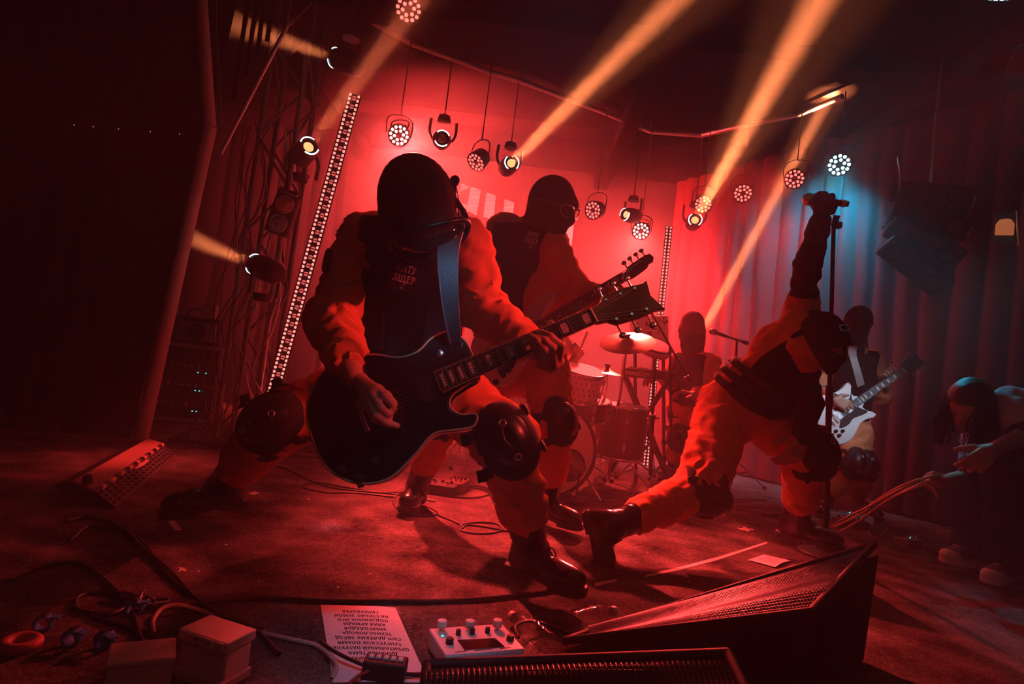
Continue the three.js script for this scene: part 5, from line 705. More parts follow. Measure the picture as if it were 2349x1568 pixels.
// ---------------------------------------------------------------- drum kit
function drum(name, label, c, axis, r, len, shellMat, headMat, opt = {}) {
  const t = thing(name, label, 'drum'); aim(t, c, axis, V(0, 1, 0.01));
  part('shell', cyl(r, r, len, 48, true).rotateX(Math.PI / 2).translate(0, 0, -len / 2), shellMat, t);
  part('drum_head', cyl(r * 0.97, r * 0.985, 0.006, 48).rotateX(Math.PI / 2).translate(0, 0, 0.004), headMat, t); part('drum_head', cyl(r * 0.97, r * 0.97, 0.006, 48).rotateX(Math.PI / 2).translate(0, 0, -len - 0.002), headMat, t);
  for (const z of [0.004, -len - 0.004]) part('hoop', new THREE.TorusGeometry(r + 0.006, opt.hoop || 0.008, 8, 56).scale(1, 1, opt.hoopDeep || 1.6).translate(0, 0, z - (z > 0 ? 0.008 : 0)), opt.hoopMat || M.chrome, t);
  const nl = opt.lugs || 6; for (let i = 0; i < nl; i++) { const a = (i + 0.5) / nl * 2 * Math.PI; for (const z of [-len * 0.25, -len * 0.75]) part('lug', box(0.02, 0.022, 0.045, 0.006).translate(r + 0.011, 0, z).rotateZ(a), M.chrome, t); part('tension_rod', rod(V((r + 0.014) * Math.cos(a), (r + 0.014) * Math.sin(a), 0), V((r + 0.014) * Math.cos(a), (r + 0.014) * Math.sin(a), -len), 0.003), M.chrome, t); }
  return t;
}
const dots = canvasTex(512, 128, (c, w, h) => { c.fillStyle = '#cfc8c4'; c.fillRect(0, 0, w, h); c.fillStyle = '#3a2020'; for (let i = 0; i < 24; i++) for (let j = 0; j < 5; j++) { const x = (i + (j % 2) / 2) * w / 24 + 5, y = (j + 0.5) * h / 5; c.beginPath(); for (let k = 0; k < 10; k++) { const q = k % 2 ? 2.2 : 5.4, a = k / 10 * 6.283; c.lineTo(x + q * Math.cos(a), y + q * Math.sin(a)); } c.fill(); } });
const starShell = std({ map: dots, roughness: 0.35, side: THREE.DoubleSide });
{
  const k = drum('bass_drum', "bass drum with pale front head and dark round port, behind the guitarists' legs", at(1262, 1030, 3.72), V(0.12, 0.03, 1), 0.285, 0.42, starShell, M.drumhead, { hoop: 0.013, hoopDeep: 2, hoopMat: M.rubber, lugs: 8 });
  part('port', [new THREE.TorusGeometry(0.098, 0.006, 8, 40).translate(0, 0, 0.009), cyl(0.097, 0.097, 0.005, 40).rotateX(Math.PI / 2).translate(0, 0, 0.008)], M.black, k).position.set(0.13, -0.085, 0);
  for (const s of [-1, 1]) part('spur', rod(V(s * 0.25, -0.12, -0.12), V(s * 0.36, -0.285, 0.0), 0.008), M.chrome, k);
  const mc = thing('kick_microphone', 'dark egg-shaped microphone in the port of the bass drum', 'microphone', at(1320, 1062, 3.62)); part('body', mesher([cap(V(-0.05, 0.03, 0), V(0.03, -0.02, 0.02), 0.03, 0.036)], { h: 0.008 }), std({ color: rgb(0.1, 0.08, 0.08), roughness: 0.3, metalness: 0.6 }), mc); part('stem', [rod(V(0.03, -0.02, 0.02), V(0.02, -0.22, 0.05), 0.006), cyl(0.06, 0.06, 0.02, 24).translate(0.02, -0.22, 0.05)], M.darkMetal, mc);
  drum('tom_drum', "small pale drum with dark stars, right of the bassist's leg", at(1338, 848, 3.95), V(0.08, 0.95, 0.3), 0.14, 0.19, starShell, M.drumhead);
  drum('tom_drum', 'small pale drum with dark stars, seen between the legs of the two guitarists', at(1175, 872, 3.85), V(-0.05, 0.92, 0.38), 0.15, 0.2, starShell, M.drumhead);
  drum('snare_drum', 'dark snare drum behind the bass drum, under the starred tom', at(1345, 912, 4.15), V(0.05, 0.97, 0.2), 0.17, 0.13, std({ color: rgb(0.1, 0.04, 0.04), roughness: 0.3 }), M.drumhead);
  drum('floor_tom', 'dark floor tom standing at the right of the bass drum behind the stands', at(1430, 930, 4.3), V(0, 1, 0.06), 0.18, 0.36, std({ color: rgb(0.12, 0.04, 0.04), roughness: 0.35 }), M.drumhead, { lugs: 6 });
  const cymb = (label, c, ax, r, thick = 0.0015) => { const t = thing('cymbal', label, 'cymbal'); aim(t, c, ax, V(0, 0, 1)); part('plate', lathe([[0, 0.022], [0.02, 0.021], [0.035, 0.012], [0.045, 0.006], [r * 0.6, -0.002], [r, -0.012], [r, -0.012 - thick], [r * 0.6, -0.004], [0.045, 0.004], [0.03, 0.011], [0, 0.019]], 56).rotateX(Math.PI / 2), M.brass, t); part('wing_nut', [cyl(0.012, 0.016, 0.02, 12).rotateX(Math.PI / 2).translate(0, 0, 0.03), box(0.04, 0.008, 0.014, 0.003).translate(0, 0, 0.042)], M.black, t); return t; };
  cymb('large brass cymbal tilted toward the camera, above the drum hardware', at(1440, 782, 4.0), V(-0.2, 0.88, 0.42), 0.19);
  cymb('small brass cymbal lying nearly level beside the starred drum', at(1392, 851, 4.05), V(0.05, 0.99, 0.08), 0.12);
  const pad = thing('drum_pad', 'shallow round drum pad tilted right of the large cymbal', 'drum pad'); aim(pad, at(1502, 798, 4.2), V(0.1, 0.85, 0.5), V(0, 0, 1)); part('pad', lathe([[0, 0.03], [0.1, 0.03], [0.112, 0.024], [0.115, 0], [0.11, -0.03], [0.06, -0.045], [0, -0.045]], 40).rotateX(Math.PI / 2), std({ color: rgb(0.4, 0.3, 0.3), roughness: 0.5 }), pad); part('rim', new THREE.TorusGeometry(0.114, 0.007, 8, 40).translate(0, 0, 0.026), M.rubber, pad);
  const tripod = (name, label, top, foot, mat, { r = 0.012, spread = 0.26, y = 0.3, turn = 0.3, cat = 'stand' } = {}) => { const t = thing(name, label, cat, foot), a = V(0, 0.06, 0), T = top.clone().sub(foot), m = lerpV(a, T, 0.5); part('tube', [rod(a, m, r * 1.3), rod(m, T, r)], mat, t); part('clamp', [rod(lerpV(a, T, 0.49), lerpV(a, T, 0.53), r * 2.2), box(0.05, 0.012, 0.012, 0.003).translate(m.x + 0.03, m.y, m.z)], mat, t); const j = lerpV(a, T, y / Math.max(0.5, T.y)); part('clamp', rod(j, j.clone().add(V(0, 0.04, 0)), r * 2.1), mat, t); for (let i = 0; i < 3; i++) { const an = turn + i * 2.094, e = V(Math.cos(an) * spread, 0.012, Math.sin(an) * spread), sd = V(-Math.sin(an), 0, Math.cos(an)).multiplyScalar(0.007); const l = part('leg', [rod(j.clone().add(sd), e.clone().add(sd), 0.004), rod(j.clone().sub(sd), e.clone().sub(sd), 0.004), rod(V(0, 0.08, 0), lerpV(j, e, 0.5), 0.005)], mat, t); part('foot', new THREE.SphereGeometry(0.017, 12, 8).translate(e.x, 0.017, e.z), M.rubber, l); } return t; };
  M.tripod = tripod;
  tripod('cymbal_stand', 'chrome cymbal stand under the large cymbal, its braced legs spread wide', at(1438, 786, 4.0), on(1392, 1118), M.chrome, { spread: 0.36, y: 0.3, turn: 0.55 });
  tripod('cymbal_stand', 'chrome stand holding the small level cymbal', at(1392, 853, 4.05), on(1372, 1092), M.chrome, { spread: 0.25, y: 0.26, turn: 1.3 });
  tripod('cymbal_stand', 'chrome stand with spread legs seen low between the guitarists', at(1085, 880, 3.7), on(1062, 1098), M.chrome, { spread: 0.3, y: 0.34, turn: 0.15 });
  tripod('pad_stand', 'dark stand under the shallow drum pad', at(1502, 806, 4.2), on(1490, 1105), M.darkMetal, { spread: 0.28, y: 0.3, turn: 0.9 });
  const st = thing('drum_stool', 'round stool under the hidden drummer', 'stool', on(1236, 1075).setY(0)); { const p = lerpV(at(1208, 930, 4.5), at(1262, 936, 4.5), 0.5); st.position.set(p.x, 0, p.z); const hgt = p.y - 0.11; part('seat', lathe([[0, hgt], [0.15, hgt], [0.17, hgt - 0.02], [0.17, hgt - 0.07], [0, hgt - 0.07]], 30), M.black, st); part('post', rod(V(0, 0.1, 0), V(0, hgt - 0.06, 0), 0.016), M.chrome, st); for (let i = 0; i < 3; i++) part('leg', rod(V(0, 0.25, 0), V(0.24 * Math.cos(i * 2.09), 0.012, 0.24 * Math.sin(i * 2.09)), 0.01), M.chrome, st); }
}
// keyboard, its stand, the board with stickers, microphones
{
  const a = at(1440, 855, 4.55), b = at(1546, 864, 4.45), X = dirOf(a, b), t = thing('keyboard', 'slim keyboard with white lettering on its front, before the player in the knitted cap', 'keyboard', lerpV(a, b, 0.5)), L = a.distanceTo(b) + 0.06; const Zf = V(-X.z, 0, X.x); t.quaternion.setFromRotationMatrix(new THREE.Matrix4().makeBasis(X, Zf.clone().cross(X).normalize(), Zf.normalize()));
  part('case', box(L, 0.06, 0.24, 0.01), M.darkMetal, t);
  const word = canvasTex(512, 64, (c, w, h) => { c.fillStyle = '#1c1516'; c.fillRect(0, 0, w, h); c.fillStyle = '#e6dcd8'; c.font = 'bold 54px sans-serif'; c.fillText('novation', 24, 50); }); part('front_panel', box(L * 0.98, 0.055, 0.006, 0).translate(0, 0, 0.122), [M.darkMetal, M.darkMetal, M.darkMetal, M.darkMetal, std({ map: word, roughness: 0.5 }), M.darkMetal], t);
  const nk = 15; for (let i = 0; i < nk; i++) part('white_key', box(L * 0.9 / nk - 0.0015, 0.014, 0.13, 0.002).translate(-L * 0.45 + (i + 0.5) * L * 0.9 / nk, 0.034, -0.04), M.whitePlastic, t); for (let i = 0; i < nk - 1; i++) if (![2, 6, 9, 13].includes(i)) part('black_key', box(0.01, 0.014, 0.08, 0.002).translate(-L * 0.45 + (i + 1) * L * 0.9 / nk, 0.046, -0.065), M.black, t);
  const f = t.position.clone().setY(0), s = thing('keyboard_stand', 'black crossed stand under the keyboard', 'stand', f), hgt = t.position.y - 0.035; for (const z of [-0.1, 0.1]) for (const k of [-1, 1]) part('leg', rod(V(k * 0.26, 0.015, z - 0.0), V(-k * 0.16, hgt, z), 0.016), M.darkMetal, s); for (const k of [-1, 1]) part('crossbar', [rod(V(k * 0.26, 0.02, -0.2), V(k * 0.26, 0.02, 0.2), 0.016), rod(V(k * 0.16, hgt - 0.012, -0.16), V(k * 0.16, hgt - 0.012, 0.16), 0.014)], M.darkMetal, s); s.quaternion.copy(t.quaternion);
  const stk = canvasTex(256, 256, (c, w, h) => { const r = rng(77); c.fillStyle = '#d8cfca'; c.fillRect(0, 0, w, h); for (let i = 0; i < 34; i++) { const q = 40 + r() * 150 | 0; c.fillStyle = `rgb(${q},${q * 0.9 | 0},${q * 0.88 | 0})`; const x = r() * 230, y = r() * 230, ww = 12 + r() * 42, hh = 10 + r() * 30; if (r() > 0.3) c.fillRect(x, y, ww, hh); else { c.beginPath(); c.arc(x, y, 8 + r() * 12, 0, 7); c.fill(); } c.fillStyle = '#efe8e4'; c.fillRect(x + 4, y + 4, ww * 0.5, 3); c.fillRect(x + 4, y + 10, ww * 0.3, 3); } c.fillStyle = '#eee6e2'; c.fillRect(84, 84, 96, 34); c.fillStyle = '#2a2020'; c.fillRect(90, 90, 8, 22); c.fillRect(104, 90, 8, 22); c.fillRect(128, 96, 44, 12); });
  const p0 = at(1452, 724, 4.75), p1 = at(1534, 724, 4.75), p2 = at(1534, 800, 4.75), w = p0.distanceTo(p1), hh = p1.distanceTo(p2), bd = thing('sticker_board', 'pale upright case covered with stickers behind the cymbals', 'case'); aim(bd, lerpV(p0, p2, 0.5), V(0.02, -0.02, 1), dirOf(p2, p1)); part('case', box(w, hh, 0.12, 0.006).translate(0, 0, -0.06), M.whitePlastic, bd); part('sticker_sheet', box(w * 0.98, hh * 0.98, 0.003, 0).translate(0, 0, 0.002), [M.paper, M.paper, M.paper, M.paper, std({ map: stk, roughness: 0.7 }), M.paper], bd); part('leg', [rod(V(-w * 0.4, -hh / 2, -0.06), V(-w * 0.4, -hh / 2 - (bd.position.y - hh / 2) + 0.0, -0.06), 0.014), rod(V(w * 0.4, -hh / 2, -0.06), V(w * 0.4, -hh / 2 - (bd.position.y - hh / 2) + 0.0, -0.06), 0.014)], M.darkMetal, bd);
  const boom = (label, top, foot, tip, tail, micDir) => { M.tripod('microphone_stand', label, top, foot, M.darkMetal, { r: 0.009, spread: 0.28, y: 0.2, turn: 0.4 }); const t2 = scene.children[scene.children.length - 1], o = t2.position; part('boom', [rod(tip.clone().sub(o), tail.clone().sub(o), 0.008), rod(tail.clone().sub(o), tail.clone().addScaledVector(dirOf(tip, tail), 0.05).sub(o), 0.016)], M.darkMetal, t2); return t2; };
  boom('black microphone boom stand reaching over the cymbal to the guitar head', at(1537, 795, 4.1), on(1538, 1100), at(1462, 660, 4.0), at(1575, 862, 4.15));
  const mic = (name, label, a2, b2, r) => { const t3 = thing(name, label, 'microphone', a2), e = b2.clone().sub(a2); part('handle', rod(V(0, 0, 0), e, r * 0.62, r * 0.45, 18), M.darkMetal, t3); part('grille', mv(new THREE.SphereGeometry(r, 20, 14), ...e.clone().normalize().multiplyScalar(-r * 0.7).toArray()), M.steel, t3); part('collar', rod(e.clone().normalize().multiplyScalar(-r * 0.1), e.clone().normalize().multiplyScalar(r * 0.35), r * 0.95, r * 0.8, 20), M.darkMetal, t3); return t3; };
  mic('microphone', 'small microphone hanging at the end of the boom by the guitar head', at(1450, 694, 4.0), at(1460, 662, 4.0), 0.02);
  mic('microphone', 'round-headed microphone on a boom right of the knitted cap', at(1640, 762, 4.6), at(1668, 772, 4.6), 0.026);
  boom('dark microphone boom stand right of the keyboard player', at(1690, 782, 4.7), on(1676, 1108), at(1662, 770, 4.6), at(1706, 784, 4.75));
  // the singer's microphone and its straight stand
  const sm = mic('microphone', 'black handheld microphone gripped by the raised gloved hand', at(1866, 458, 2.63), at(1946, 468, 2.61), 0.028); const ee = at(1930, 466, 2.61).sub(sm.position), ef = at(1938, 467, 2.61).sub(sm.position); part('paper_band', rod(ee, ef, 0.0165, 0.0165, 18), M.cream, sm);
  const f2 = on(1893, 1272), top = at(1912, 520, 2.74), sp = thing('microphone_stand', 'tall straight black microphone stand under the raised hand, before the white guitar', 'microphone stand', f2), T = top.clone().sub(f2), m2 = lerpV(V(0, 0, 0), T, 0.5); part('lower_tube', rod(V(0, 0.02, 0), m2, 0.0145), M.black, sp); part('upper_tube', rod(m2, T, 0.0095), M.darkMetal, sp); part('clutch', [rod(lerpV(m2, T, -0.03), lerpV(m2, T, 0.09), 0.019, 0.017)], M.rubber, sp); part('base', lathe([[0, 0.03], [0.03, 0.03], [0.12, 0.016], [0.135, 0.008], [0.135, 0], [0, 0]], 36), M.darkMetal, sp); part('clip', [rod(T, T.clone().add(V(0.0, 0.05, 0.02)), 0.014), box(0.03, 0.03, 0.03, 0.006).translate(T.x + 0.02, T.y + 0.01, T.z)], M.rubber, sp);
}
// ---------------------------------------------------------------- things on the floor and at the front edge
// a thin sheet with four corners (seen first to last: far left, far right, near right, near left)
function sheet(c, th = 0.0008, sag = null, n = 10) {
  const pos = [], uv = [], idx = [];
  for (let j = 0; j <= n; j++) for (let i = 0; i <= n; i++) { const u = i / n, v = j / n, p = lerpV(lerpV(c[0], c[1], u), lerpV(c[3], c[2], u), v); if (sag) p.y += sag(u, v); pos.push(p.x, p.y + th, p.z); uv.push(u, 1 - v); }
  for (let j = 0; j < n; j++) for (let i = 0; i < n; i++) { const a = j * (n + 1) + i, b = a + n + 1; idx.push(a, b, a + 1, a + 1, b, b + 1); }
  const g = new THREE.BufferGeometry(); g.setAttribute('position', new THREE.Float32BufferAttribute(pos, 3)); g.setAttribute('uv', new THREE.Float32BufferAttribute(uv, 2)); g.setIndex(idx); g.computeVertexNormals(); return g;
}
// a flat slab from floor corners
function slabOn(c, h, bevel = 0.004) { const o = c.reduce((a, b) => a.clone().add(b)).multiplyScalar(1 / c.length); const g = extrude(c.map((p) => [p.x - o.x, -(p.z - o.z)]), h, bevel); return [g.rotateX(-Math.PI / 2), o]; }
{ // running orders
  const songs = ['БИТВА ЗА БАЙКАЛ', 'ДАЛЬНЯЯ ТЬМА', 'ОРБИТАЛЬНЫЙ ПАТРУЛЬ', 'ТУНГУССКОЕ ПЛАМЯ', 'СЫН ДАЛЁКИХ ЗВЁЗД', 'ТЕХНОСЛОБОДА', 'ЭНЕРГОЛАДЬЯ', 'АЛАЯ АРМАДА', 'ПОДЗЕМНОЕ ИГО', 'НА СТРАЖЕ ЗЕМЛИ', 'ГИПЕРБОРЕЯ'];
  const tex = canvasTex(724, 1024, (c, w, h) => { c.fillStyle = '#dcd8da'; c.fillRect(0, 0, w, h); c.translate(w, h); c.rotate(Math.PI); c.fillStyle = '#17131a'; c.textAlign = 'center'; c.font = 'bold 20px sans-serif'; c.fillText('22.10', w / 2, 178); songs.forEach((s, i) => { c.font = `bold ${Math.min(54, 900 / s.length | 0) > 46 ? 54 : 50}px sans-serif`; c.fillText(s, w / 2, 280 + i * 66, w * 0.88); }); });
  M.list = std({ map: tex, roughness: 0.9, side: THREE.DoubleSide });
  solo('paper_sheet', sheet([on(735, 1387, 0.004), on(907, 1394, 0.004), on(985, 1562, 0.003), on(764, 1566, 0.003)], 0.001, (u, v) => 0.004 * Math.sin(u * 3 + v * 2) * u), M.list, 'large sheet of song titles lying upside down, left of the white pedal', 'paper');
  solo('paper_sheet', sheet([on(1752, 1272, 0.004), on(1816, 1286, 0.004), on(1778, 1301, 0.004), on(1716, 1284, 0.004)], 0.001, (u, v) => 0.008 * u * Math.sin(v * 3)), M.list, 'small sheet of printed song titles on the floor behind the wedge monitor', 'paper');
}
{ // multi-effect pedal
  const A = on(976, 1438, 0.05), B = on(1148, 1435, 0.05), C = on(1213, 1489, 0.05), D = on(1026, 1505, 0.05), o = lerpV(A, C, 0.5).setY(0), t = thing('effects_pedal', 'white effects pedal with three pale foot switches and a dark screen, front edge', 'effects pedal', o);
  const X = dirOf(D, C), Zf = lerpV(D, C, 0.5).sub(lerpV(A, B, 0.5)), dp = Zf.length(), w = (A.distanceTo(B) + D.distanceTo(C)) / 2; t.rotation.y = -Math.atan2(X.z, X.x); t.updateMatrixWorld(true);
  const U = (x, y, h = 0.05) => t.worldToLocal(on(x, y, h));
  part('case', [box(w, 0.046, dp, 0.006, 3).translate(0, 0.027, 0)], M.whitePlastic, t);
  const sc = ['1049,1468', '1136,1464', '1158,1484', '1066,1491'].map((s) => U(...s.split(',').map(Number))); part('screen', sheet(sc, 0.0016), phys({ color: rgb(0.008, 0.008, 0.01), roughness: 0.15, clearcoat: 1 }), t);
  for (const [x, y] of [[1009, 1440], [1073, 1440], [1136, 1438]]) { const p = U(x, y, 0.05), k = part('foot_switch', lathe([[0, 0.008], [0.005, 0.008], [0.005, 0], [0, 0]], 14).translate(p.x, 0.05, p.z + 0.012), M.chrome, t); part('switch_cap', lathe([[0, 0.026], [0.011, 0.026], [0.0128, 0.024], [0.0128, 0.008], [0, 0.008]], 24).translate(p.x, 0.05, p.z + 0.012), M.whitePlastic, k); }
  for (const [x, y, r] of [[1051, 1455, 0.0065], [1083, 1453, 0.0065], [1118, 1450, 0.0065], [1031, 1475, 0.0095], [1170, 1468, 0.0095]]) { const p = U(x, y); part('knob', lathe([[0, 0.014], [r * 0.85, 0.014], [r, 0.012], [r * 1.08, 0], [0, 0]], 20).translate(p.x, 0.05, p.z), M.rubber, t); }
  const lp = U(1015, 1458); part('indicator_light', new THREE.SphereGeometry(0.0035, 12, 8).scale(1, 0.5, 1).translate(lp.x, 0.0505, lp.z), glow(0.15, 2.2, 1.8), t);
  for (const [i, l] of [[0, 0.03], [1, 0.05], [2, 0.03]]) part('printed_line', box(l, 0.0006, 0.0022, 0).translate(-w * 0.3 + i * w * 0.28, 0.0504, dp * 0.42), M.black, t);
  const pw = thing('effects_pedal', 'smaller dark effects pedal with pale stripes in front of the running order', 'effects pedal', on(880, 1556, 0)); part('case', box(0.1, 0.045, 0.05, 0.006).translate(0, 0.023, 0), M.darkMetal, pw); for (let i = 0; i < 5; i++) part('switch_key', box(0.012, 0.006, 0.016, 0.002).translate(-0.034 + i * 0.017, 0.048, 0), M.whitePlastic, pw);
}
{ // plastic bottles lying down
  M.pet = phys({ color: rgb(0.95, 0.93, 0.93), roughness: 0.06, transmission: 1, thickness: 0, ior: 1.45, side: THREE.DoubleSide });
  const prof = [[0.0, 0], [0.026, 0.0], [0.031, 0.008]]; for (let i = 0; i < 9; i++) { prof.push([0.0325, 0.014 + i * 0.0125], [0.0292, 0.0205 + i * 0.0125]); } prof.push([0.0325, 0.135], [0.03, 0.15], [0.018, 0.178], [0.0125, 0.188], [0.0125, 0.2]);
  const bottle = (label, base, tip, cap2) => { const d = dirOf(base, tip), t = thing('plastic_bottle', label, 'bottle'); const [X, Y, Z] = basisZ(d); t.position.copy(base); t.quaternion.setFromRotationMatrix(new THREE.Matrix4().makeBasis(X, d, Y.clone().negate())); const g = lathe(prof, 30), q = g.attributes.position; for (let i = 0; i < q.count; i++) { const y = q.getY(i), a = Math.atan2(q.getZ(i), q.getX(i)), m = y > 0.012 && y < 0.15 ? 1 + 0.09 * noise(Math.cos(a) * 2.5, Math.sin(a) * 2.5, y * 60) : 1; q.setX(i, q.getX(i) * m); q.setZ(i, q.getZ(i) * m); } g.computeVertexNormals(); part('bottle_body', g, M.pet, t); part('cap', lathe([[0, 0.216], [0.014, 0.216], [0.0155, 0.213], [0.0155, 0.197], [0.0125, 0.197]], 24), cap2, t); return t; };
  bottle('clear crumpled plastic bottle lying on its side with a pale cap, beside the wedge monitor', on(1306, 1428, 0.032), on(1434, 1394, 0.03), M.whitePlastic);
  bottle('clear plastic bottle lying end-on to the camera, right of the white pedal', on(1262, 1482, 0.034), on(1212, 1442, 0.03), M.cream);
}
{ // wedge monitors
  const grilleTex = grainTex(64, (u, v) => { const a = Math.hypot(u - 0.25, v - 0.25), b = Math.hypot(u - 0.75, v - 0.75), c = Math.min(a, b, Math.hypot(u - 1.25, v - 0.25), Math.hypot(u - 0.25, v - 1.25)); return c < 0.17 ? 0 : 1; });
  M.grille = std({ color: rgb(0.035, 0.035, 0.038), roughness: 0.36, metalness: 0.35 });
  const wedge = (label, A, B, C, D, low) => {
    const o = lerpV(A, C, 0.5).setY(low), t = thing('wedge_monitor', label, 'stage monitor', o), L = [A, B, C, D].map((p) => p.clone().sub(o)), n = L[1].clone().sub(L[0]).cross(L[3].clone().sub(L[0])).normalize(); if (n.y < 0) n.negate();
    const bot = L.map((p) => V(p.x, 0.004, p.z)), drop = L.map((p) => p.clone().addScaledVector(n, -0.03));
    const g = new THREE.BufferGeometry(); g.setAttribute('position', new THREE.Float32BufferAttribute([...drop, ...bot].flatMap((v) => v.toArray()), 3)); g.setIndex([0, 2, 1, 0, 3, 2, 4, 5, 6, 4, 6, 7, 0, 1, 5, 0, 5, 4, 1, 2, 6, 1, 6, 5, 2, 3, 7, 2, 7, 6, 3, 0, 4, 3, 4, 7]); const gg = g.toNonIndexed(); gg.computeVertexNormals(); part('cabinet', gg, M.blackPaint || (M.blackPaint = std({ color: rgb(0.008, 0.008, 0.009), roughness: 0.9 })), t);
    part('frame_edge', [0, 1, 2, 3].map((i) => rod(L[i], L[(i + 1) % 4], 0.011, 0.011, 10)).concat(L.map((p) => new THREE.SphereGeometry(0.011, 10, 8).translate(p.x, p.y, p.z))), M.rubber, t);
    // perforated sheet: rows of bars along both directions, gently buckled
    const ww = L[0].distanceTo(L[1]), hh = (L[1].distanceTo(L[2]) + L[0].distanceTo(L[3])) / 2, nu = Math.round(ww / 0.0105), nv = Math.max(6, Math.round(hh / 0.0105)), bars = [];
    const pt = (u, v) => lerpV(lerpV(L[0], L[1], u), lerpV(L[3], L[2], u), v).addScaledVector(n, -0.006 + 0.012 * Math.sin(Math.PI * v) + 0.012 * Math.sin(v * 7.5 + u * 2) * Math.min(1, 6 * v * (1 - v)));
    const strip = (f, m, wd, ac, up) => { const pos = [], idx = []; for (let i = 0; i <= m; i++) { const p = f(i / m), s = ac.clone().multiplyScalar(wd / 2), q = p.clone().addScaledVector(n, up); pos.push(...p.clone().sub(s).toArray(), ...q.toArray(), ...p.clone().add(s).toArray()); if (i < m) { const a = i * 3; idx.push(a, a + 1, a + 3, a + 1, a + 4, a + 3, a + 1, a + 2, a + 4, a + 2, a + 5, a + 4); } } const b = new THREE.BufferGeometry(); b.setAttribute('position', new THREE.Float32BufferAttribute(pos, 3)); b.setIndex(idx); b.computeVertexNormals(); return b; };
    const U = dirOf(L[0], L[1]), Vd = dirOf(lerpV(L[0], L[1], 0.5), lerpV(L[3], L[2], 0.5));
    for (let i = 0; i <= nu; i++) bars.push(strip((k) => pt(i / nu, k), Math.max(14, nv * 2), 0.0068, U, 0.0026)); for (let j = 0; j <= nv; j++) bars.push(strip((k) => pt(k, j / nv), 30, 0.005, Vd, 0.0012));
    const gr = part('grille', bars, M.grille, t); M.grille.side = THREE.DoubleSide; return t;
  };
  wedge('large black wedge monitor with a buckled perforated grille, at the front right', on(1378, 1440, 0.03), at(2004, 1249, 1.82), at(1862, 1402, 1.42), on(1296, 1469, 0.03), 0);
  const w2 = wedge('black wedge monitor cut off by the bottom edge of the picture, edge lit red', at(980, 1524, 1.2), at(1668, 1498, 1.2), at(1760, 1690, 1.0), at(960, 1700, 1.0), -0.0);
}
{ // boxes at the front left, cable clutter
  const pxBox = (name, label, cat, pts, d, th, mat) => { const w = pts.map((p) => at(p[0], p[1], d)), o = w.reduce((a, b) => a.clone().add(b)).multiplyScalar(0.25); const t = thing(name, label, cat, o); return [t, w.map((p) => p.sub(o))]; };
  const dTex = canvasTex(512, 96, (c, w, h) => { c.fillStyle = '#d8cdc8'; c.fillRect(0, 0, w, h); c.translate(w, h); c.rotate(Math.PI); c.fillStyle = '#54201c'; c.font = 'bold 66px sans-serif'; c.fillText('DI', 26, 72); c.fillText('DC - M', 150, 72); });
  const o = on(448, 1572, 0), t = thing('power_box', 'pale plastic box with a hand-lettered strip along its lid, among cables at the front left', 'box', o); const f = dirOf(on(398, 1503), on(522, 1547)); t.rotation.y = -Math.atan2(f.z, f.x) ; const W2 = 0.165; t.scale.setScalar(0.76);
  part('case', box(W2, 0.11, 0.1, 0.008, 3).translate(0, 0.055, -0.06), std({ color: rgb(0.6, 0.5, 0.46), roughness: 0.55 }), t); part('base_lip', box(W2 + 0.012, 0.028, 0.118, 0.005).translate(0, 0.014, -0.058), std({ color: rgb(0.5, 0.4, 0.38), roughness: 0.6 }), t); const ld = part('lid', box(W2 + 0.012, 0.03, 0.115, 0.006).translate(0, 0.122, -0.058), std({ color: rgb(0.6, 0.5, 0.46), roughness: 0.55 }), t); part('label_strip', box(W2 * 0.93, 0.024, 0.002, 0).translate(0, 0.122, 0.0005), [M.paper, M.paper, M.paper, M.paper, std({ map: dTex, roughness: 0.8 }), M.paper], ld, 'pale strip with hand lettering'); part('latch', box(0.012, 0.05, 0.04, 0.004).translate(-W2 / 2 - 0.004, 0.07, -0.04), M.brass, t);
  const p2 = thing('power_box', 'pale box cut off by the bottom edge at the far left of the lettered box', 'box', on(315, 1570, 0)); p2.rotation.y = 0.5; part('case', box(0.12, 0.06, 0.09, 0.008).translate(0, 0.03, 0), std({ color: rgb(0.55, 0.42, 0.38), roughness: 0.6 }), p2); part('lid', box(0.124, 0.014, 0.094, 0.005).translate(0, 0.065, 0), std({ color: rgb(0.58, 0.45, 0.4), roughness: 0.6 }), p2);
  for (const [x, y, ww, a, wh] of [[100, 1428, 0.05, 0.3, 'leftmost'], [168, 1460, 0.05, -0.1, 'second'], [240, 1466, 0.055, -0.5, 'third'], [310, 1392, 0.05, 0.2, 'farthest']]) { const b = thing('cable_tie', wh + ' of the blue cloth cable ties in the dark front left corner', 'cable tie', on(x, y, 0.02), 'blue ties at the front left'); b.rotation.y = a; part('band', [new THREE.TorusGeometry(0.017, 0.004, 8, 22).scale(1, 1, 4), box(ww * 0.5, 0.004, 0.02, 0.001).translate(0.02, 0.014, 0)], std({ color: rgb(0.03, 0.2, 0.5), roughness: 0.7 }), b); part('buckle', box(0.012, 0.01, 0.024, 0.003).translate(0.0, 0.019, 0), M.black, b); }
  for (const [x, y, a] of [[322, 1370, 0.4], [345, 1378, 1.0], [330, 1388, 0.1], [360, 1380, 2.0], [297, 1366, 1.4]]) { const b = thing('cable_plug', 'metal audio plug glinting among cables at the front left', 'plug', on(x, y, 0.016), 'plugs at the front left'); b.rotation.y = a; part('sleeve', lathe([[0, 0.03], [0.0085, 0.03], [0.0095, 0.026], [0.0095, -0.02], [0.006, -0.03], [0, -0.03]], 18).rotateX(Math.PI / 2), M.chrome, b); part('boot', rod(V(0, 0, -0.028), V(0, 0, -0.055), 0.006, 0.004), M.rubber, b); }
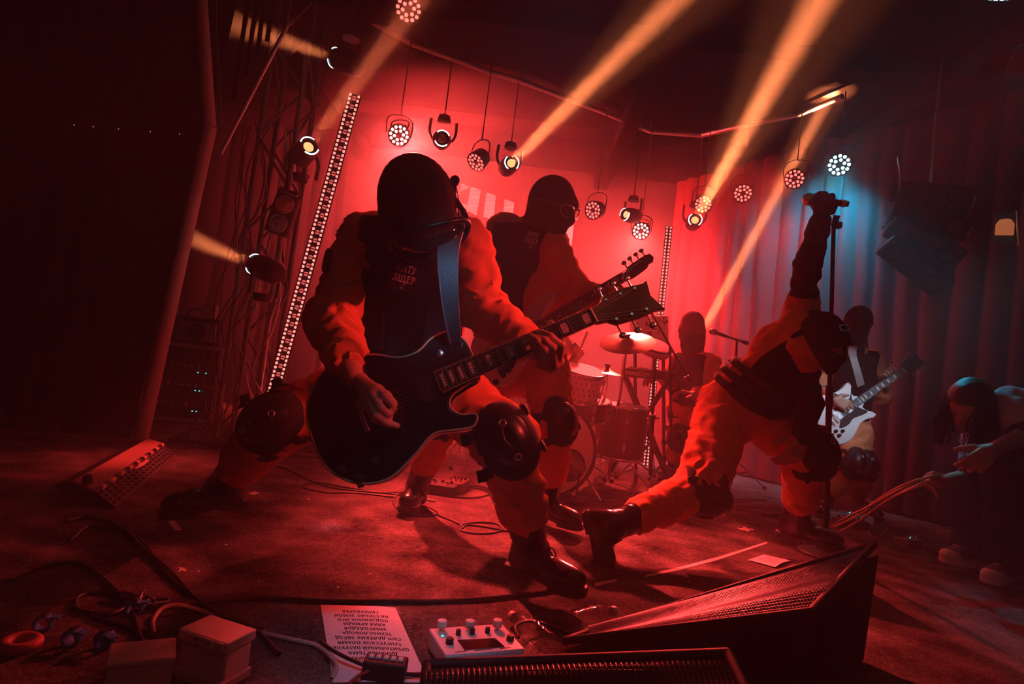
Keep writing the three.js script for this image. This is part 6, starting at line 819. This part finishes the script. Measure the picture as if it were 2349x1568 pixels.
  solo('tape_roll', new THREE.TorusGeometry(0.03, 0.012, 10, 30).rotateX(Math.PI / 2).translate(...on(48, 1474, 0.013).toArray()), std({ color: rgb(0.5, 0.12, 0.1), roughness: 0.5 }), 'small red ring in the bottom left corner', 'tape roll');
}
// cables on the floor, drawn through places on it
const floorCable = (label, pts, r = 0.0045, mat = M.cable, group) => solo('cable', tube(pts.map((p) => on(p[0], p[1], (p[2] || 0) + r)), r, pts.length * 9, 6), mat, label, 'cable', group);
const loop = (x, y, rx, ry, n = 9, a0 = 0, turns = 1) => Array.from({ length: Math.round(n * turns) + 1 }, (_, i) => [x + rx * Math.cos(a0 + i / n * 6.283) * (1 + 0.06 * Math.sin(i * 2.1)), y + ry * Math.sin(a0 + i / n * 6.283) + i * 0.4]);
floorCable('black cable running from the knee pad across the carpet to the bassist\'s boot', [[612, 1062], [660, 1075], [735, 1110], [790, 1122], [905, 1133], [1000, 1150]]);
floorCable('black cable lying in one long flat loop in the middle of the carpet', [[905, 1140], [820, 1130], [745, 1128], [692, 1115], [720, 1106], [800, 1118], [870, 1128], [960, 1128]]);
floorCable('black cable coiled twice in front of the bassist\'s pedal', [...loop(1075, 1125, 52, 13, 10, 3.1, 1.4), [1150, 1168], [1200, 1172]]);
floorCable('black cable coiled in a wide oval left of the front boot', [[1000, 1178], [1060, 1205], ...loop(1105, 1208, 48, 12, 10, 2.8, 1.2), [1190, 1222]]);
floorCable('black cable curving round the bassist\'s left boot', [[915, 1128], [902, 1150], [920, 1172], [960, 1182], [1005, 1178], [985, 1162]]);
floorCable('black cable crossing behind the bassist\'s boots toward the drums', [[1280, 1165], [1330, 1146], [1400, 1140], [1460, 1130], [1520, 1132], [1600, 1148]]);
floorCable('black cable between the pedal and the drum stands', [[1100, 1102], [1180, 1120], [1260, 1128], [1330, 1128], [1390, 1140]]);
floorCable('black cable looping on the carpet behind the kneeling singer', [[1630, 1150], [1700, 1145], [1760, 1146], [1690, 1152], [1675, 1158], [1740, 1163], [1790, 1168]]);
floorCable('black cable coiled left of the singer\'s front boot', [...loop(1775, 1170, 26, 8, 9, 0, 2.1)]);
floorCable('thick black cable sweeping along the left front of the stage', [[150, 1195], [200, 1185], [270, 1205], [330, 1260], [390, 1310], [450, 1375], [520, 1420], [600, 1445]], 0.008);
floorCable('thick black cable lying beside the other along the left front', [[160, 1240], [210, 1205], [300, 1225], [360, 1285], [400, 1335], [500, 1405], [580, 1440], [640, 1500]], 0.007);
floorCable('pale cable arching round the lettered box at the front left', [[352, 1452, 0.0], [352, 1420, 0.0], [372, 1395, 0.01], [405, 1387, 0.012], [460, 1400, 0.0], [530, 1428, 0.0], [600, 1450, 0], [665, 1465, 0], [720, 1478, 0], [755, 1502, 0.01], [772, 1530, 0.01], [760, 1556, 0]], 0.006, M.cablePale);
floorCable('black cable twisting over the near end of the running order', [[735, 1470, 0.01], [765, 1492, 0.02], [800, 1510, 0.02], [850, 1530, 0.014], [930, 1545, 0.01], [1000, 1548, 0.0]], 0.005);
floorCable('red cable beside the near end of the running order', [[800, 1568, 0.01], [830, 1545, 0.02], [870, 1535, 0.015], [940, 1546, 0.0], [1010, 1535, 0]], 0.0045, std({ color: rgb(0.5, 0.05, 0.04), roughness: 0.5 }));
floorCable('black cable looping from the right side of the white pedal to the bottles', [[1190, 1462, 0.02], [1182, 1440, 0.03], [1205, 1425, 0.03], [1240, 1428, 0.02], [1285, 1445, 0.0], [1330, 1462, 0]], 0.005);
floorCable('black cables bunched along the far left front edge', [[20, 1330], [90, 1300], [170, 1290], [240, 1330], [300, 1400], [330, 1480], [400, 1560]], 0.007);
floorCable('black cable in a loose ring near the left corner', [...loop(230, 1380, 60, 26, 10, 0, 1.3), [330, 1450]], 0.006);
floorCable('thin red cable sagging at the front of the right pedal board', [[1990, 1218], [2002, 1230], [2020, 1228], [2036, 1213]], 0.004, std({ color: rgb(0.6, 0.08, 0.05), roughness: 0.5 }));
{ const rr = rng(90); for (let i = 0; i < 12; i++) { const x = 440 + rr() * 130, y = 985 + rr() * 26; floorCable('black cable in the tangle on the floor behind the left boot', [...loop(x, y, 30 + rr() * 60, 6 + rr() * 9, 9, rr() * 6, 1.2 + rr()), [x + 60 + rr() * 90, y + 25 + rr() * 12], [x + 140 + rr() * 90, y + 34 + rr() * 16]], 0.0045, M.cable, 'tangled cables at the left'); } }
// cables held by the squatting person, fanning to the left
for (const [i, p] of [[[2108, 1098, 2.9], [2060, 1118, 2.95], [2000, 1155, 3.1], [1985, 1172, 3.3]], [[2128, 1102, 2.88], [2070, 1128, 2.95], [2010, 1165, 3.1], [1978, 1190, 3.3]], [[2150, 1140, 2.86], [2140, 1118, 2.87], [2125, 1112, 2.88], [2060, 1135, 2.95], [2000, 1172, 3.15], [1960, 1200, 3.4]], [[2148, 1090, 2.9], [2120, 1096, 2.9], [2050, 1130, 2.95], [1995, 1160, 3.1]]].entries()) { const q = p.map(P), e = q[q.length - 1].clone(); q.push(e.clone().setY(Math.max(0.01, e.y - 0.12)).add(V(-0.1, 0, -0.1)), V(e.x - 0.22, 0.008, e.z - 0.2)); solo('cable', tube(q, 0.0055, 50, 6), std({ color: rgb(0.62, 0.38, 0.24), roughness: 0.45 }), ['top', 'second', 'lowest, hooked', 'short upper'][i] + ' of the pale cables in the squatting person\'s hand', 'cable', 'cables in the hand'); }
// pedals on the floor
const pedal = (label, c, w, dp, h, col, rot, ind) => { const t = thing('effects_pedal', label, 'effects pedal', c); t.rotation.y = rot; part('case', box(w, h, dp, 0.006).translate(0, h / 2, 0), col, t); for (let i = 0; i < 3; i++) part('foot_switch', lathe([[0, 0.018], [0.008, 0.018], [0.009, 0], [0, 0]], 14).translate(-w * 0.3 + i * w * 0.3, h, dp * 0.25), M.chrome, t); for (let i = 0; i < 4; i++) part('knob', cyl(0.008, 0.009, 0.014, 12).translate(-w * 0.33 + i * w * 0.22, h + 0.007, -dp * 0.22), M.rubber, t); if (ind) part('indicator_light', new THREE.SphereGeometry(0.004, 8, 6).translate(w * 0.1, h + 0.002, 0), M.ledGreen, t); return t; };
pedal('dark floor pedal with chrome switches at the bassist\'s feet', on(1000, 1128), 0.24, 0.14, 0.055, M.darkMetal, -0.15);
pedal('dark red-lit volume pedal right of the chrome-switched one', on(1048, 1124), 0.1, 0.2, 0.06, std({ color: rgb(0.12, 0.06, 0.06), roughness: 0.4 }), -0.2);
pedal('long pale pedal board with small lights, right of the microphone stand', on(1936, 1190), 0.34, 0.13, 0.05, M.whitePlastic, -0.12, true);
pedal('dark pedal in front of the pale pedal board', on(1950, 1208), 0.2, 0.1, 0.05, M.darkMetal, -0.1);
pedal('small pedal with wiring glints on the floor by the squatting person', on(2082, 1252), 0.12, 0.1, 0.05, M.steel, 0.3, true);
solo('cloth_heap', mesher([egg(on(1930, 1162, 0.05), V(1, 0, 0), V(0, 1, 0), V(0, 0, 1), 0.24, 0.09, 0.16), egg(on(1965, 1158, 0.03), V(1, 0, 0), V(0, 1, 0), V(0, 0, 1), 0.16, 0.06, 0.14)], { h: 0.016, k: 0.06, cuts: [(x, y, z) => 0.004 - y], extra: (x, y, z, d) => d - 0.014 * noise(x * 9, y * 9, z * 9) }), std({ color: rgb(0.2, 0.1, 0.1), roughness: 0.95 }), 'dark heap of cloth on the floor behind the microphone stand', 'cloth');
// tape and scraps on the carpet
const strip = (name, label, c, mat = M.tape, group) => { const [g, o] = slabOn(c.map((p) => on(p[0], p[1])), 0.0012, 0); const m = solo(name, g.translate(o.x, 0.0004, o.z), mat, label, 'tape', group); return m; };
strip('tape_strip', 'slanting piece of pale tape on the carpet left of the leg shadow', [[379, 1189], [396, 1188], [417, 1216], [401, 1217]]);
strip('tape_strip', 'small pale scrap of tape right of the left boot', [[570, 1131], [585, 1127], [596, 1131], [580, 1135]]);
strip('tape_strip', 'small torn piece of tape at the front left of the carpet', [[406, 1301], [420, 1302], [428, 1307], [426, 1311], [412, 1307]]);
strip('tape_strip', 'torn pale tape line in front of the front boot', [[1364, 1338], [1384, 1333], [1412, 1329], [1416, 1333], [1390, 1339], [1365, 1345]]);
strip('tape_strip', 'long red-lit tape line along the carpet seam toward the singer\'s boot', [[1480, 1319], [1560, 1300], [1640, 1279], [1690, 1264], [1760, 1242], [1760, 1246], [1690, 1270], [1640, 1286], [1560, 1307], [1482, 1323]]);
strip('tape_strip', 'long bar of the pale tape cross on the carpet', [[1691, 1212], [1699, 1211], [1729, 1213], [1728, 1216], [1700, 1215]]);
strip('tape_strip', 'short bar of the pale tape cross on the carpet', [[1703, 1208], [1710, 1208], [1720, 1218], [1713, 1219]]);
strip('tape_strip', 'pale tape scraps on the floor behind the left boot', [[498, 996], [530, 988], [538, 992], [512, 999]]);
strip('tape_strip', 'pale tape piece by the tangle behind the left knee pad', [[528, 998], [541, 994], [541, 1001], [530, 1003]]);
{ const rr = rng(5), L = []; for (let i = 0; i < 26; i++) { const x = 340 + rr() * 1450, y = 1140 + rr() * 230, s = 0.003 + rr() * 0.005, p = on(x, y, 0.001); L.push(box(s * (1 + rr()), 0.0012, s, 0).rotateY(rr() * 3).translate(p.x, p.y, p.z)); } const m = part('litter', L, M.paper, scene); tag(m, 'tiny paper crumbs scattered over the carpet', 'litter'); m.userData.kind = 'stuff'; }
{ const q = [[290, 1395], [560, 1372], [760, 1378], [900, 1379], [1100, 1374], [1290, 1352]].map((p) => on(p[0], p[1], 0.006)); solo('carpet_edging', tube(q, 0.008, 60, 8), M.carpet, 'raised hem of the carpet running in front of the front boot', 'carpet hem'); }
// hanging line array and other things at the right edge
{ const c = at(2110, 540, 4.3), t = thing('line_array', 'hanging column of dark loudspeakers, faintly cyan, at the upper right', 'loudspeaker', c);
  for (let i = 0; i < 4; i++) { const g = new THREE.Group(); g.name = numbered('cabinet'); g.position.set(0.05 - i * i * 0.012 + i * 0.0, 0.28 - i * 0.17, i * 0.02); g.rotation.set(0.12 + i * 0.12, -0.55, -0.1 - i * 0.12); t.add(g); part('case', box(0.5, 0.16, 0.3, 0.012), M.housing, g); for (const s of [-1, 1]) part('speaker_cone', lathe([[0, -0.02], [0.03, -0.01], [0.06, 0.004], [0.068, 0.006], [0.07, 0]], 26).rotateX(Math.PI / 2).translate(s * 0.16, 0, 0.152), M.black, g); part('horn', box(0.1, 0.13, 0.01, 0.003).translate(0, 0, 0.152), M.rubber, g); part('hinge_plate', box(0.012, 0.08, 0.12, 0.003).translate(0.256, 0, 0), M.steel, g); }
  part('chain', [rod(V(0.05, 0.4, 0), V(0.05, RH - c.y + 0.02, 0), 0.012)], M.steel, t);
  solo('curved_cable', [tube([at(2060, 360, 4.25), at(2064, 400, 4.25), at(2062, 440, 4.25), at(2050, 480, 4.25), at(2036, 508, 4.25), at(2024, 524, 4.25)], 0.007, 40, 6)], M.chrome, 'thin curved cable catching cyan light beside the hanging loudspeakers', 'cable');
  const w = thing('amber_glint', 'small glowing shape added for an amber reflection at the right edge', 'lamp', at(2305, 520, 3.6)); aim(w, at(2305, 520, 3.6), V(-0.5, 0, 1)); part('back_plate', box(0.1, 0.2, 0.02, 0.005).translate(0, 0, -0.02), M.housing, w); part('shade', lathe([[0, 0.05], [0.03, 0.042], [0.045, 0.015], [0.045, -0.05], [0, -0.05]], 24), glow(0.36, 0.1, 0.035), w); part('arm', rod(V(0.05, 0.1, 0), V(0.07, -0.12, 0.01), 0.006), M.brass, w);  // glowing shape stands in for an amber reflection, no lamp hangs here
}
renderer.render(scene, camera);
